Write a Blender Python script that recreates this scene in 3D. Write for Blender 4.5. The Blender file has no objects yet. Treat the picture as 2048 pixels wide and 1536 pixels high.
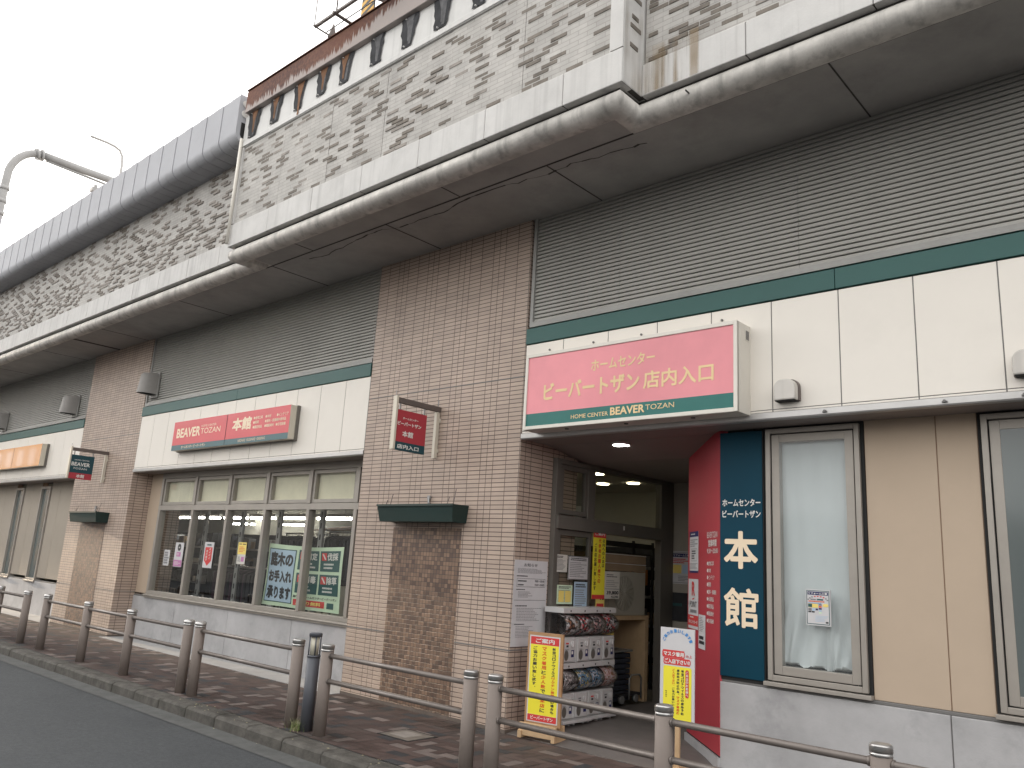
import bpy, bmesh, math, random
from mathutils import Vector, Matrix
R = math.radians
rnd = random.Random(7)
S = bpy.context.scene
COL = S.collection

# ------------------------------------------------------------------ camera
F_PX = 1614.42
YAW, PITCH, ROLL = R(-42.4375), R(12.7378), R(3.3573)
fw = Vector((math.sin(YAW)*math.cos(PITCH), math.cos(YAW)*math.cos(PITCH), math.sin(PITCH)))
rt = Vector((math.cos(YAW), -math.sin(YAW), 0))
up = rt.cross(fw)
r2 = rt*math.cos(ROLL) + up*math.sin(ROLL)
u2 = -rt*math.sin(ROLL) + up*math.cos(ROLL)
cd = bpy.data.cameras.new('camera')
cd.sensor_width = 36.0
cd.lens = 36.0*F_PX/2048
cd.clip_start, cd.clip_end = 0.05, 3000
cam = bpy.data.objects.new('camera', cd)
COL.objects.link(cam)
cam.matrix_world = Matrix(((r2.x, u2.x, -fw.x, 0), (r2.y, u2.y, -fw.y, 0), (r2.z, u2.z, -fw.z, 1.6), (0, 0, 0, 1)))
S.camera = cam

# ------------------------------------------------------------------ sky, sun, exposure
SUN_EL, SUN_AZ = R(9), R(3)            # low sun from the far (left) end of the street
sun_dir = Vector((-math.cos(SUN_AZ)*math.cos(SUN_EL), -math.sin(SUN_AZ)*math.cos(SUN_EL), math.sin(SUN_EL)))
W = bpy.data.worlds.new('World')
S.world = W
W.use_nodes = True
nt = W.node_tree
nt.nodes.clear()
sky = nt.nodes.new('ShaderNodeTexSky')
sky.sky_type = 'NISHITA'
sky.sun_disc = False
sky.sun_elevation = SUN_EL
sky.sun_rotation = math.atan2(sun_dir.x, sun_dir.y)
sky.air_density, sky.dust_density, sky.ozone_density = 1.0, 4.0, 1.0
hs = nt.nodes.new('ShaderNodeHueSaturation')
hs.inputs['Saturation'].default_value = 0.09
tint = nt.nodes.new('ShaderNodeMix'); tint.data_type = 'RGBA'; tint.blend_type = 'MULTIPLY'
tint.inputs[0].default_value = 1.0
tint.inputs[7].default_value = (1.0, 0.985, 0.965, 1)
bg = nt.nodes.new('ShaderNodeBackground')
bg.inputs['Strength'].default_value = 0.15
wo = nt.nodes.new('ShaderNodeOutputWorld')
nt.links.new(sky.outputs[0], hs.inputs['Color'])
nt.links.new(hs.outputs[0], tint.inputs[6])
veil = nt.nodes.new('ShaderNodeMix'); veil.data_type = 'RGBA'      # thin bright cloud veil over the clear sky
veil.inputs[0].default_value = 0.55
veil.inputs[7].default_value = (7.2, 7.1, 6.95, 1)
nt.links.new(tint.outputs[2], veil.inputs[6])
nt.links.new(veil.outputs[2], bg.inputs['Color'])
nt.links.new(bg.outputs[0], wo.inputs[0])
sd = bpy.data.lights.new('sun', 'SUN')
sd.energy = 3.6
sd.angle = R(1.2)
sd.color = (1.0, 0.80, 0.58)
sun = bpy.data.objects.new('sun', sd)
COL.objects.link(sun)
sun.rotation_euler = sun_dir.to_track_quat('Z', 'Y').to_euler()
S.view_settings.view_transform = 'Standard'
S.view_settings.look = 'None'
S.view_settings.gamma = 1
S.view_settings.exposure = 1.55
S.render.engine = 'CYCLES'
S.cycles.max_bounces = 8
S.cycles.transparent_max_bounces = 16
S.cycles.caustics_reflective = False
S.cycles.caustics_refractive = False
S.cycles.sample_clamp_indirect = 6.0
S.cycles.use_denoising = True

# ------------------------------------------------------------------ materials
def s2l(*c):
    return tuple((x/255/12.92 if x <= 10 else ((x/255+0.055)/1.055)**2.4) for x in c)

def new_mat(name):
    m = bpy.data.materials.new(name); m.use_nodes = True
    n = m.node_tree.nodes; l = m.node_tree.links
    return m, n, l, n['Principled BSDF']

def N(n, t, **k):
    o = n.new(t)
    for a, b in k.items():
        setattr(o, a, b)
    return o

def mathn(n, l, op, a, b=None, clamp=False):
    o = n.new('ShaderNodeMath'); o.operation = op; o.use_clamp = clamp
    for i, v in ((0, a), (1, b)):
        if v is None: continue
        if isinstance(v, (int, float)): o.inputs[i].default_value = v
        else: l.new(v, o.inputs[i])
    return o.outputs[0]

def mixc(n, l, fac, a, b, blend='MIX'):
    o = n.new('ShaderNodeMix'); o.data_type = 'RGBA'; o.blend_type = blend
    for i, v in ((0, fac), (6, a), (7, b)):
        if isinstance(v, (int, float)): o.inputs[i].default_value = v
        elif isinstance(v, tuple): o.inputs[i].default_value = v[:3]+(1,)
        else: l.new(v, o.inputs[i])
    return o.outputs[2]

def noise(n, l, scale=5, detail=4, rough=.6, vec=None, stretch=None):
    if vec is None:
        vec = n.new('ShaderNodeNewGeometry').outputs['Position']
    if stretch:
        mp = n.new('ShaderNodeMapping'); mp.inputs['Scale'].default_value = stretch
        l.new(vec, mp.inputs['Vector']); vec = mp.outputs[0]
    t = n.new('ShaderNodeTexNoise'); t.inputs['Scale'].default_value = scale
    t.inputs['Detail'].default_value = detail; t.inputs['Roughness'].default_value = rough
    l.new(vec, t.inputs['Vector'])
    return t.outputs['Fac']

def ramp(n, l, fac, a, b, ca=(0, 0, 0), cb=(1, 1, 1)):
    r = n.new('ShaderNodeValToRGB')
    r.color_ramp.elements[0].position = a; r.color_ramp.elements[1].position = b
    r.color_ramp.elements[0].color = ca[:3]+(1,); r.color_ramp.elements[1].color = cb[:3]+(1,)
    l.new(fac, r.inputs[0])
    return r.outputs[0]

def mat(name, col, rough=.6, metal=0, var=0.0, vscale=4, streak=0.0, bump=0.0, bscale=60, dirt=0.0, spec=.5, dirtcol=None):
    """plain surface with soft mottling, rain streaks, dirt blotches and fine bump"""
    m, n, l, p = new_mat(name)
    p.inputs['Roughness'].default_value = rough
    p.inputs['Metallic'].default_value = metal
    p.inputs['Specular IOR Level'].default_value = spec
    c = tuple(col)+(1,)
    p.inputs['Base Color'].default_value = c
    out = None
    if var:
        f = noise(n, l, vscale, 5, .65)
        out = mixc(n, l, ramp(n, l, f, .3, .7), tuple(x*(1-var) for x in col), tuple(min(1, x*(1+var)) for x in col))
    if streak:
        f = noise(n, l, 1.0, 4, .6, stretch=(9, 9, .35))
        f2 = ramp(n, l, f, .5, .72)
        out = mixc(n, l, mathn(n, l, 'MULTIPLY', f2, streak), out if out else tuple(col), tuple(x*.42 for x in col))
    if dirt:
        f = noise(n, l, 1.7, 8, .7)
        f2 = ramp(n, l, f, .52, .75)
        out = mixc(n, l, mathn(n, l, 'MULTIPLY', f2, dirt), out if out else tuple(col), dirtcol or tuple(x*.35 for x in col))
    if out: l.new(out, p.inputs['Base Color'])
    if bump:
        b = n.new('ShaderNodeBump'); b.inputs['Strength'].default_value = bump; b.inputs['Distance'].default_value = .01
        l.new(noise(n, l, bscale, 6, .7), b.inputs['Height']); l.new(b.outputs[0], p.inputs['Normal'])
    return m

def brick_mat(name, c1, c2, mortar, w, h, ms, du=0.0, dz=0.0, offset=0.0, rough=.45, bump=.4, var=.12, vjoint=None, spec=.5):
    """tiles or bricks laid over x+y (so it turns corners) and z"""
    m, n, l, p = new_mat(name)
    pos = n.new('ShaderNodeNewGeometry').outputs['Position']
    sp = n.new('ShaderNodeSeparateXYZ'); l.new(pos, sp.inputs[0])
    u = mathn(n, l, 'ADD', mathn(n, l, 'ADD', sp.outputs[0], sp.outputs[1]), du+200*w)
    v = mathn(n, l, 'ADD', sp.outputs[2], dz+40*h)
    cb = n.new('ShaderNodeCombineXYZ'); l.new(u, cb.inputs[0]); l.new(v, cb.inputs[1])
    b = n.new('ShaderNodeTexBrick'); b.offset = offset; b.squash = 1.0
    l.new(cb.outputs[0], b.inputs['Vector'])
    b.inputs['Scale'].default_value = 1; b.inputs['Mortar Size'].default_value = ms
    b.inputs['Mortar Smooth'].default_value = .2
    b.inputs['Brick Width'].default_value = w; b.inputs['Row Height'].default_value = h
    b.inputs['Color1'].default_value = c1+(1,); b.inputs['Color2'].default_value = c2+(1,)
    b.inputs['Mortar'].default_value = mortar+(1,)
    col = b.outputs['Color']
    f = noise(n, l, 2.3, 6, .65)
    col = mixc(n, l, 1.0, col, ramp(n, l, f, .25, .75, (1-var,)*3, (1+var*.6,)*3), 'MULTIPLY')
    if vjoint:      # wide movement joints every vjoint metres
        fr = mathn(n, l, 'FRACT', mathn(n, l, 'DIVIDE', u, vjoint))
        lt = mathn(n, l, 'LESS_THAN', mathn(n, l, 'ABSOLUTE', mathn(n, l, 'SUBTRACT', fr, .5)), .0035/vjoint)
        col = mixc(n, l, lt, col, tuple(x*.7 for x in mortar))
    l.new(col, p.inputs['Base Color'])
    p.inputs['Roughness'].default_value = rough
    p.inputs['Specular IOR Level'].default_value = spec
    bp = n.new('ShaderNodeBump'); bp.inputs['Strength'].default_value = bump; bp.inputs['Distance'].default_value = .004
    l.new(mathn(n, l, 'SUBTRACT', 1.0, b.outputs['Fac']), bp.inputs['Height']); l.new(bp.outputs[0], p.inputs['Normal'])
    return m

def glass_mat(name, tint=(.9, .93, .92), refl=.12, rough=.02, haze=0.0, hazecol=(.5, .5, .48)):
    m, n, l, p = new_mat(name)
    n.remove(p)
    t = n.new('ShaderNodeBsdfTransparent'); t.inputs[0].default_value = tint+(1,)
    g = n.new('ShaderNodeBsdfGlossy'); g.inputs['Roughness'].default_value = rough
    ge = n.new('ShaderNodeNewGeometry')
    vd = n.new('ShaderNodeVectorMath'); vd.operation = 'DOT_PRODUCT'
    l.new(ge.outputs['Normal'], vd.inputs[0]); l.new(ge.outputs['Incoming'], vd.inputs[1])
    gr = mathn(n, l, 'POWER', mathn(n, l, 'SUBTRACT', 1.0, mathn(n, l, 'ABSOLUTE', vd.outputs['Value'])), 4.5)
    fac = mathn(n, l, 'ADD', mathn(n, l, 'MULTIPLY', gr, .75), refl, True)
    base = t.outputs[0]
    if haze:
        d = n.new('ShaderNodeBsdfDiffuse'); d.inputs[0].default_value = hazecol+(1,)
        mh = n.new('ShaderNodeMixShader'); mh.inputs[0].default_value = haze
        l.new(t.outputs[0], mh.inputs[1]); l.new(d.outputs[0], mh.inputs[2]); base = mh.outputs[0]
    mx = n.new('ShaderNodeMixShader')
    l.new(fac, mx.inputs[0]); l.new(base, mx.inputs[1]); l.new(g.outputs[0], mx.inputs[2])
    l.new(mx.outputs[0], n['Material Output'].inputs[0])
    return m

def emis(name, col, st):
    m, n, l, p = new_mat(name)
    p.inputs['Base Color'].default_value = col+(1,)
    p.inputs['Emission Color'].default_value = col+(1,); p.inputs['Emission Strength'].default_value = st
    return m

M = {}
M['concrete_white'] = mat('concrete_white', (.50, .49, .475), .8, var=.10, vscale=2.2, streak=.5, bump=.25, bscale=40, dirt=.35)
M['concrete_band'] = mat('concrete_band', (.56, .55, .535), .8, var=.08, vscale=2.5, streak=.35, bump=.2, bscale=50, dirt=.2)
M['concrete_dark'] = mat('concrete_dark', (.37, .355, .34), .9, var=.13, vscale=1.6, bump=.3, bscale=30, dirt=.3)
M['concrete_nose'] = mat('concrete_nose', (.56, .535, .50), .8, var=.25, vscale=3.5, streak=.7, bump=.3, bscale=45, dirt=.3)
M['joint_shade_black'] = mat('joint_shade_black', (.06, .055, .05), .9, var=.3, vscale=9, bump=.3)
M['relief_tile'] = mat('relief_tile', (.17, .148, .125), .75, var=.3, vscale=7, streak=.4, dirt=.3)
M['relief_tile2'] = mat('relief_tile2', (.27, .245, .22), .75, var=.25, vscale=7, streak=.4)
M['stain_black'] = mat('stain_black', (.035, .036, .04), .9, var=.5, vscale=6, streak=.6)
M['stain_grey'] = mat('stain_grey', (.12, .12, .125), .9, var=.5, vscale=8, streak=.5)
M['stain_rust'] = mat('stain_rust', (.19, .095, .05), .9, var=.4, vscale=8, streak=.4)
M['grey_paint'] = mat('grey_paint', (.30, .295, .28), .5, var=.08, dirt=.2)
M['louvre'] = mat('louvre', (.37, .36, .335), .5, var=.07, vscale=1.2, dirt=.22, spec=.3)
M['green_band'] = mat('green_band', s2l(36, 84, 80), .5, var=.08, vscale=.8, dirt=.1)
M['panel_white'] = mat('panel_white', (.80, .755, .69), .5, var=.025, vscale=1.1, dirt=.06, bump=.02, spec=.35)
M['gap_black'] = mat('gap_black', (.02, .02, .02), .9)
M['joint_grey'] = mat('joint_grey', (.17, .165, .16), .8)
M['alu'] = mat('alu', (.50, .49, .48), .42, metal=.55, var=.08, dirt=.15)
M['alu_bronze'] = mat('alu_bronze', (.36, .33, .295), .45, metal=.25, var=.06, dirt=.12)
M['beige'] = mat('beige', (.50, .40, .307), .8, var=.04, vscale=1.4, bump=.06, bscale=120, dirt=.06, spec=.25)
M['beige_grey'] = mat('beige_grey', (.36, .315, .26), .75, var=.04, vscale=1.4, dirt=.08)
M['joint_brown'] = mat('joint_brown', (.25, .165, .11), .8)
M['base_conc'] = mat('base_conc', (.42, .415, .42), .8, var=.16, vscale=1.6, bump=.18, bscale=35, dirt=.6, dirtcol=(.19, .19, .2))
M['tile'] = brick_mat('tile_beige', (.49, .382, .312), (.415, .324, .268), (.105, .075, .062), .19, .0475, .0045, du=1.95, offset=0, rough=.5, bump=.6, var=.13, vjoint=.57)
M['mosaic'] = brick_mat('tile_mosaic', (.27, .172, .118), (.095, .06, .047), (.05, .038, .032), .0475, .0475, .003, du=1.95, offset=0, rough=.45, bump=.5, var=.2)
M['red'] = mat('sign_red', s2l(172, 55, 66), .55, var=.06, vscale=1.5, dirt=.06)
M['blue'] = mat('sign_blue', s2l(4, 58, 76), .55, spec=.2, var=.05, vscale=1.6, dirt=.05)
M['pink'] = mat('sign_pink', s2l(226, 142, 150), .4, var=.10, vscale=1.1, dirt=.06, dirtcol=s2l(190, 110, 125))
M['sign_red2'] = mat('sign_red_faded', s2l(208, 84, 90), .45, var=.05, vscale=2)
M['sign_glow_tint'] = mat('sign_glow_tint', s2l(228, 164, 112), .12, var=.05, spec=1.0)  # orange base colour stands in for the warm reflection on the far sign
M['sign_glow_tint'].node_tree.nodes['Principled BSDF'].inputs['Coat Weight'].default_value = .8
M['sign_green'] = mat('sign_green', s2l(26, 104, 98), .45, var=.05)
M['sign_slate'] = mat('sign_slate', s2l(60, 98, 105), .45, var=.05)
M['sign_teal'] = mat('sign_teal', s2l(18, 66, 76), .45)
M['ink_cream'] = mat('ink_cream', s2l(228, 200, 152), .5, var=.06, vscale=3)
M['ink_white'] = mat('ink_white', (.72, .71, .68), .5)
M['ink_ivory'] = mat('ink_ivory', s2l(238, 218, 190), .5)
M['ink_black'] = mat('ink_black', (.03, .03, .035), .6)
M['ink_grey'] = mat('ink_grey', (.22, .22, .23), .6)
M['ink_red'] = mat('ink_red', s2l(205, 62, 62), .5)
M['ink_orange'] = mat('ink_orange', s2l(214, 92, 40), .5)
M['ink_blue'] = mat('ink_blue', s2l(70, 140, 205), .5)
M['ink_navy'] = mat('ink_navy', s2l(30, 34, 92), .5)
M['ink_pink'] = mat('ink_pink', s2l(190, 122, 172), .5)
M['ink_teal'] = mat('ink_teal', s2l(38, 84, 84), .5)
M['yellow'] = mat('print_yellow', s2l(238, 226, 62), .5)
M['yellow_soft'] = mat('print_yellow_soft', s2l(238, 214, 120), .5)
M['mint'] = mat('print_mint', s2l(204, 224, 196), .6, var=.06)
M['paleblue'] = mat('print_paleblue', s2l(176, 198, 218), .6, var=.05)
M['paper'] = mat('paper', (.60, .59, .60), .6, var=.03, vscale=6)
M['paper_warm'] = mat('paper_warm', (.62, .60, .55), .6, var=.03, vscale=6)
M['frame_white'] = mat('frame_white', (.70, .665, .60), .45, var=.03, dirt=.06)
M['cream_metal'] = mat('cream_metal', (.60, .55, .46), .45, var=.04, dirt=.1)
M['brown_metal'] = mat('brown_metal', (.13, .105, .095), .5, var=.1)
M['planter_green'] = mat('planter_green', (.007, .027, .024), .5, var=.12, vscale=5, dirt=.1)
M['post'] = mat('post_paint', (.225, .19, .17), .62, var=.08, streak=.2, spec=.2)
M['rail'] = mat('rail_steel', (.19, .165, .15), .45, metal=.35, var=.1, vscale=12)
M['cap'] = mat('cap_steel', (.52, .51, .50), .36, metal=.8, var=.1, vscale=20)
M['bollard'] = mat('bollard_paint', (.085, .09, .105), .5, var=.06)
M['lamp_glass'] = mat('lamp_glass', (.55, .52, .42), .25)
M['asphalt'] = None
M['rust'] = None
def grime(name, col, stretch, scale, lo, hi, amt):
    """thin film of dirt: patchy, see-through between the patches"""
    m, n, l, p = new_mat(name)
    p.inputs['Base Color'].default_value = tuple(col)+(1,); p.inputs['Roughness'].default_value = .9; p.inputs['Specular IOR Level'].default_value = .1
    f = ramp(n, l, noise(n, l, scale, 6, .65, stretch=stretch), lo, hi)
    g = ramp(n, l, noise(n, l, 1.1, 3, .5), .38, .62)
    l.new(mathn(n, l, 'MULTIPLY', mathn(n, l, 'MULTIPLY', f, g), amt), p.inputs['Alpha'])
    return m
M['grime_drip'] = grime('grime_drip', (.06, .055, .05), (22, 22, .35), 1.0, .54, .72, .30)
M['grime_ochre'] = grime('grime_ochre', (.30, .21, .11), (12, 12, .4), 1.0, .42, .6, .5)
M['grime_ground'] = grime('grime_ground', (.035, .032, .027), (1, 1, 1), 3.2, .42, .70, .5)
M['kerb'] = mat('kerb_concrete', (.085, .079, .070), .9, var=.4, vscale=9, bump=.6, bscale=40, dirt=.5, dirtcol=(.035, .036, .026))
M['gutter'] = mat('gutter_concrete', (.092, .094, .092), .9, var=.2, vscale=7, bump=.4, bscale=60, dirt=.4)
M['strip_conc'] = mat('strip_conc', (.34, .34, .34), .85, var=.14, vscale=2, bump=.2, dirt=.35)
M['entry_floor'] = mat('entry_floor', (.15, .135, .125), .7, var=.14, vscale=3, bump=.15, bscale=80, dirt=.3)
M['wood'] = mat('wood_ply', (.38, .22, .11), .6, var=.2, vscale=4)
M['wood_pale'] = mat('wood_pale', (.52, .36, .21), .6, var=.12, vscale=5)
M['barrier'] = mat('barrier_steel', (.42, .425, .45), .7, spec=.15, var=.05, vscale=1, dirt=.12)
M['barrier_gap'] = mat('barrier_gap', (.10, .10, .115), .7)
M['gantry'] = mat('gantry_galv', (.33, .325, .32), .55, var=.1)
M['gantry_light'] = mat('gantry_light', (.45, .44, .43), .55)
M['vinyl'] = mat('vinyl_sheet', (.66, .685, .69), .5, var=.04, vscale=2)
M['hood_grey'] = mat('hood_grey', (.31, .295, .28), .5, var=.08, dirt=.15)
M['hood_white'] = mat('hood_white', (.58, .55, .51), .5, var=.05, streak=.35)
M['bronze_dark'] = mat('bronze_dark', (.15, .138, .122), .45, metal=.2, var=.08)
M['int_wall'] = mat('int_wall', (.42, .40, .345), .8, var=.05)
M['int_ceiling'] = mat('int_ceiling', (.50, .47, .40), .8)
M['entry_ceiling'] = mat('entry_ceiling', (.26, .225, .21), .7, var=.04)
M['entry_back'] = mat('entry_back', (.40, .365, .31), .7, var=.05)
M['int_floor'] = mat('int_floor', (.30, .28, .25), .45, var=.05)
M['int_dark'] = mat('int_dark', (.028, .028, .032), .7, var=.4, vscale=5)
M['cloth1'] = mat('cloth_black', (.02, .02, .025), .85, var=.4, vscale=8)
M['cloth2'] = mat('cloth_navy', (.03, .035, .05), .85, var=.4, vscale=8)
M['cloth3'] = mat('cloth_plum', (.055, .025, .045), .85, var=.4, vscale=8)
M['cloth4'] = mat('cloth_red', (.18, .02, .03), .85, var=.3)
M['cloth5'] = mat('cloth_grey', (.13, .13, .13), .85, var=.3)
M['chrome'] = mat('chrome', (.6, .6, .6), .2, metal=1)
M['steel_grey'] = mat('steel_grey', (.33, .33, .33), .4, metal=.5)
M['tube'] = emis('fluorescent', (1, .98, .92), 12)
M['downlight'] = emis('downlight', (1, .97, .9), 7)
M['downlight_warm'] = emis('downlight_warm', (1, .90, .66), 4)
M['cap_plastic'] = mat('capsule_white', (.56, .555, .55), .35, var=.03)
M['cap_dark'] = glass_mat('capsule_drum', (.80, .78, .78), .05, .06, .03, (.1, .1, .1))
M['cardboard'] = mat('cardboard', (.33, .235, .15), .8, var=.08)
M['ac_white'] = mat('appliance_white', (.42, .39, .33), .5)
M['orange'] = mat('orange_tarp', (.55, .22, .06), .7)
M['glass'] = glass_mat('shop_glass', (.92, .94, .92), .09, .015)
M['glass_dark'] = glass_mat('door_glass', (.78, .80, .76), .06, .02)
M['glass_wire'] = glass_mat('wired_glass', (.90, .93, .93), .035, .08, .12, (.52, .55, .55))
M['glass_frost'] = glass_mat('frosted_glass', (.38, .44, .43), .06, .12, .5, (.24, .28, .28))
M['blind'] = mat('blind_cream', (.86, .80, .62), .7, var=.08, vscale=3)
M['tape'] = mat('tape_clear', (.5, .48, .4), .3)
M['hazard_y'] = mat('hazard_yellow', (.75, .42, .06), .5)
M['hazard_k'] = mat('hazard_black', (.05, .045, .04), .5)

def asphalt():
    m, n, l, p = new_mat('asphalt')
    a = noise(n, l, 180, 3, .7); b = noise(n, l, .9, 6, .65); c = noise(n, l, 28, 4, .6)
    col = mixc(n, l, ramp(n, l, a, .3, .75), (.026, .029, .033), (.078, .085, .092))
    col = mixc(n, l, 1.0, col, ramp(n, l, b, .3, .7, (.86, .86, .87), (1.13, 1.13, 1.12)), 'MULTIPLY')
    col = mixc(n, l, 1.0, col, ramp(n, l, c, .3, .7, (.80, .80, .80), (1.2, 1.2, 1.2)), 'MULTIPLY')
    sp = noise(n, l, 420, 1, .5)
    col = mixc(n, l, ramp(n, l, sp, .74, .80), col, (.12, .12, .12))
    l.new(col, p.inputs['Base Color']); p.inputs['Roughness'].default_value = .85
    bp = n.new('ShaderNodeBump'); bp.inputs['Strength'].default_value = .5; bp.inputs['Distance'].default_value = .006
    l.new(mathn(n, l, 'ADD', a, mathn(n, l, 'MULTIPLY', c, .6)), bp.inputs['Height']); l.new(bp.outputs[0], p.inputs['Normal'])
    return m
M['asphalt'] = asphalt()

def rust():
    m, n, l, p = new_mat('rusted_steel')
    pos = n.new('ShaderNodeNewGeometry').outputs['Position']
    sp = n.new('ShaderNodeSeparateXYZ'); l.new(pos, sp.inputs[0])
    st = noise(n, l, 1, 3, .6, stretch=(34, 34, .6))
    big = noise(n, l, .9, 2, .5)
    # paint survives near the bottom edge in drips; to the right (x > -6.8) it survives higher up
    hgt = mathn(n, l, 'DIVIDE', mathn(n, l, 'SUBTRACT', sp.outputs[2], 7.48), .34)
    right = mathn(n, l, 'MULTIPLY', mathn(n, l, 'ADD', sp.outputs[0], 7.6), .55, False)
    right = mathn(n, l, 'MAXIMUM', right, 0)
    v = mathn(n, l, 'ADD', mathn(n, l, 'SUBTRACT', mathn(n, l, 'MULTIPLY', st, 1.15), hgt), mathn(n, l, 'MULTIPLY', right, .75))
    fac = ramp(n, l, v, .22, .32)
    rc = mixc(n, l, ramp(n, l, big, .35, .65), (.085, .040, .034), (.15, .062, .042))
    fine = noise(n, l, 25, 5, .7)
    rc = mixc(n, l, ramp(n, l, fine, .4, .8), rc, (.21, .10, .06))
    col = mixc(n, l, mathn(n, l, 'MULTIPLY', fac, .75), rc, (.46, .42, .40))
    l.new(col, p.inputs['Base Color']); p.inputs['Roughness'].default_value = .85
    return m
M['rust'] = rust()

def paver_mat():
    m, n, l, p = new_mat('pavers')
    at = n.new('ShaderNodeVertexColor'); at.layer_name = 'Col'
    f = noise(n, l, 40, 5, .7); g = noise(n, l, 1.3, 6, .7)
    col = mixc(n, l, 1.0, at.outputs[0], ramp(n, l, f, .2, .8, (.72, .72, .72), (1.25, 1.25, 1.25)), 'MULTIPLY')
    col = mixc(n, l, mathn(n, l, 'MULTIPLY', ramp(n, l, g, .5, .72), .55), col, (.10, .085, .078))
    l.new(col, p.inputs['Base Color']); p.inputs['Roughness'].default_value = .8
    bp = n.new('ShaderNodeBump'); bp.inputs['Strength'].default_value = .3; bp.inputs['Distance'].default_value = .004
    l.new(f, bp.inputs['Height']); l.new(bp.outputs[0], p.inputs['Normal'])
    return m
M['pavers'] = paver_mat()

# ------------------------------------------------------------------ builders
BASE = {}       # world base point of every object (children share their thing's)

class MB:
    """collects geometry in world metres, then links it as one mesh object"""
    def __init__(s): s.v = []; s.f = []; s.mi = []; s.sm = []; s.xf = None
    def add(s, vs, fs, mi=0, sm=False):
        o = len(s.v)
        for q in vs:
            q = Vector(q)
            s.v.append(s.xf @ q if s.xf else q)
        for g in fs:
            s.f.append([o+i for i in g]); s.mi.append(mi); s.sm.append(sm)
    def box(s, x0, x1, y0, y1, z0, z1, mi=0):
        s.add([(x0, y0, z0), (x1, y0, z0), (x1, y1, z0), (x0, y1, z0), (x0, y0, z1), (x1, y0, z1), (x1, y1, z1), (x0, y1, z1)],
              [(3, 2, 1, 0), (4, 5, 6, 7), (0, 1, 5, 4), (1, 2, 6, 5), (2, 3, 7, 6), (3, 0, 4, 7)], mi)
    def quad(s, a, b, c, d, mi=0): s.add([a, b, c, d], [(0, 1, 2, 3)], mi)
    def poly(s, pts, mi=0): s.add(pts, [tuple(range(len(pts)))], mi)
    def prism(s, prof, ax, a, b, mi=0, sm=False):
        """extrude a 2D outline along axis ax: x -> (y,z), y -> (x,z), z -> (x,y)"""
        def P(t, q):
            return {'x': (t, q[0], q[1]), 'y': (q[0], t, q[1]), 'z': (q[0], q[1], t)}[ax]
        n = len(prof)
        s.add([P(a, q) for q in prof]+[P(b, q) for q in prof],
              [(i, (i+1) % n, n+(i+1) % n, n+i) for i in range(n)], mi, sm)
        s.add([P(a, q) for q in prof], [tuple(range(n))[::-1]], mi)
        s.add([P(b, q) for q in prof], [tuple(range(n))], mi)
    def cyl(s, p0, p1, r0, r1=None, n=14, mi=0, caps=True, sm=True):
        r1 = r0 if r1 is None else r1
        p0, p1 = Vector(p0), Vector(p1); d = (p1-p0).normalized()
        a = d.orthogonal().normalized(); b = d.cross(a)
        vs = []
        for p, r in ((p0, r0), (p1, r1)):
            for i in range(n):
                t = 2*math.pi*i/n
                vs.append(p+a*(r*math.cos(t))+b*(r*math.sin(t)))
        s.add(vs, [(i, (i+1) % n, n+(i+1) % n, n+i) for i in range(n)], mi, sm)
        if caps:
            s.add(vs[:n], [tuple(range(n))[::-1]], mi); s.add(vs[n:], [tuple(range(n))], mi)
    def tube(s, pts, r, n=10, mi=0):
        pts = [Vector(p) for p in pts]
        rs = r if isinstance(r, (list, tuple)) else [r]*len(pts)
        d0 = (pts[1]-pts[0]).normalized(); a = d0.orthogonal().normalized()
        vs = []
        for k, p in enumerate(pts):
            d = (pts[min(k+1, len(pts)-1)]-pts[max(k-1, 0)]).normalized()
            a = (a-d*a.dot(d)).normalized(); b = d.cross(a)
            for i in range(n):
                t = 2*math.pi*i/n
                vs.append(p+a*(rs[k]*math.cos(t))+b*(rs[k]*math.sin(t)))
        fs = []
        for k in range(len(pts)-1):
            for i in range(n):
                fs.append((k*n+i, k*n+(i+1) % n, (k+1)*n+(i+1) % n, (k+1)*n+i))
        s.add(vs, fs, mi, True)
        s.add(vs[:n], [tuple(range(n))[::-1]], mi); s.add(vs[-n:], [tuple(range(n))], mi)
    def loft(s, rings, mi=0, sm=False):
        n = len(rings[0]); vs = [p for r in rings for p in r]
        fs = [(k*n+i, k*n+i+1, (k+1)*n+i+1, (k+1)*n+i) for k in range(len(rings)-1) for i in range(n-1)]
        s.add(vs, fs, mi, sm)
    def build(s, name, mats, parent=None, base=None, bevel=0.0, fix=True):
        b = BASE[parent.name] if parent is not None else Vector(base or (0, 0, 0))
        me = bpy.data.meshes.new(name)
        me.from_pydata([tuple(q-b) for q in s.v], [], s.f)
        for q in (mats if isinstance(mats, (list, tuple)) else [mats]):
            me.materials.append(M[q] if isinstance(q, str) else q)
        me.polygons.foreach_set('material_index', s.mi)
        me.polygons.foreach_set('use_smooth', s.sm)
        if fix:
            bm = bmesh.new(); bm.from_mesh(me)
            bmesh.ops.remove_doubles(bm, verts=bm.verts, dist=1e-5)
            bmesh.ops.recalc_face_normals(bm, faces=bm.faces)
            bm.to_mesh(me); bm.free()
        me.update()
        o = bpy.data.objects.new(name, me); COL.objects.link(o)
        if parent is not None: o.parent = parent
        else: o.location = b
        BASE[o.name] = b
        if bevel:
            md = o.modifiers.new('bevel', 'BEVEL'); md.width = bevel; md.segments = 2; md.limit_method = 'ANGLE'; md.angle_limit = R(40)
        return o

def thing(name, label, cat, base=(0, 0, 0), group=None):
    o = bpy.data.objects.new(name, None); COL.objects.link(o)
    o.location = base; o.empty_display_size = .1
    BASE[o.name] = Vector(base)
    o['label'] = label; o['category'] = cat
    if group: o['group'] = group
    return o

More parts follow.
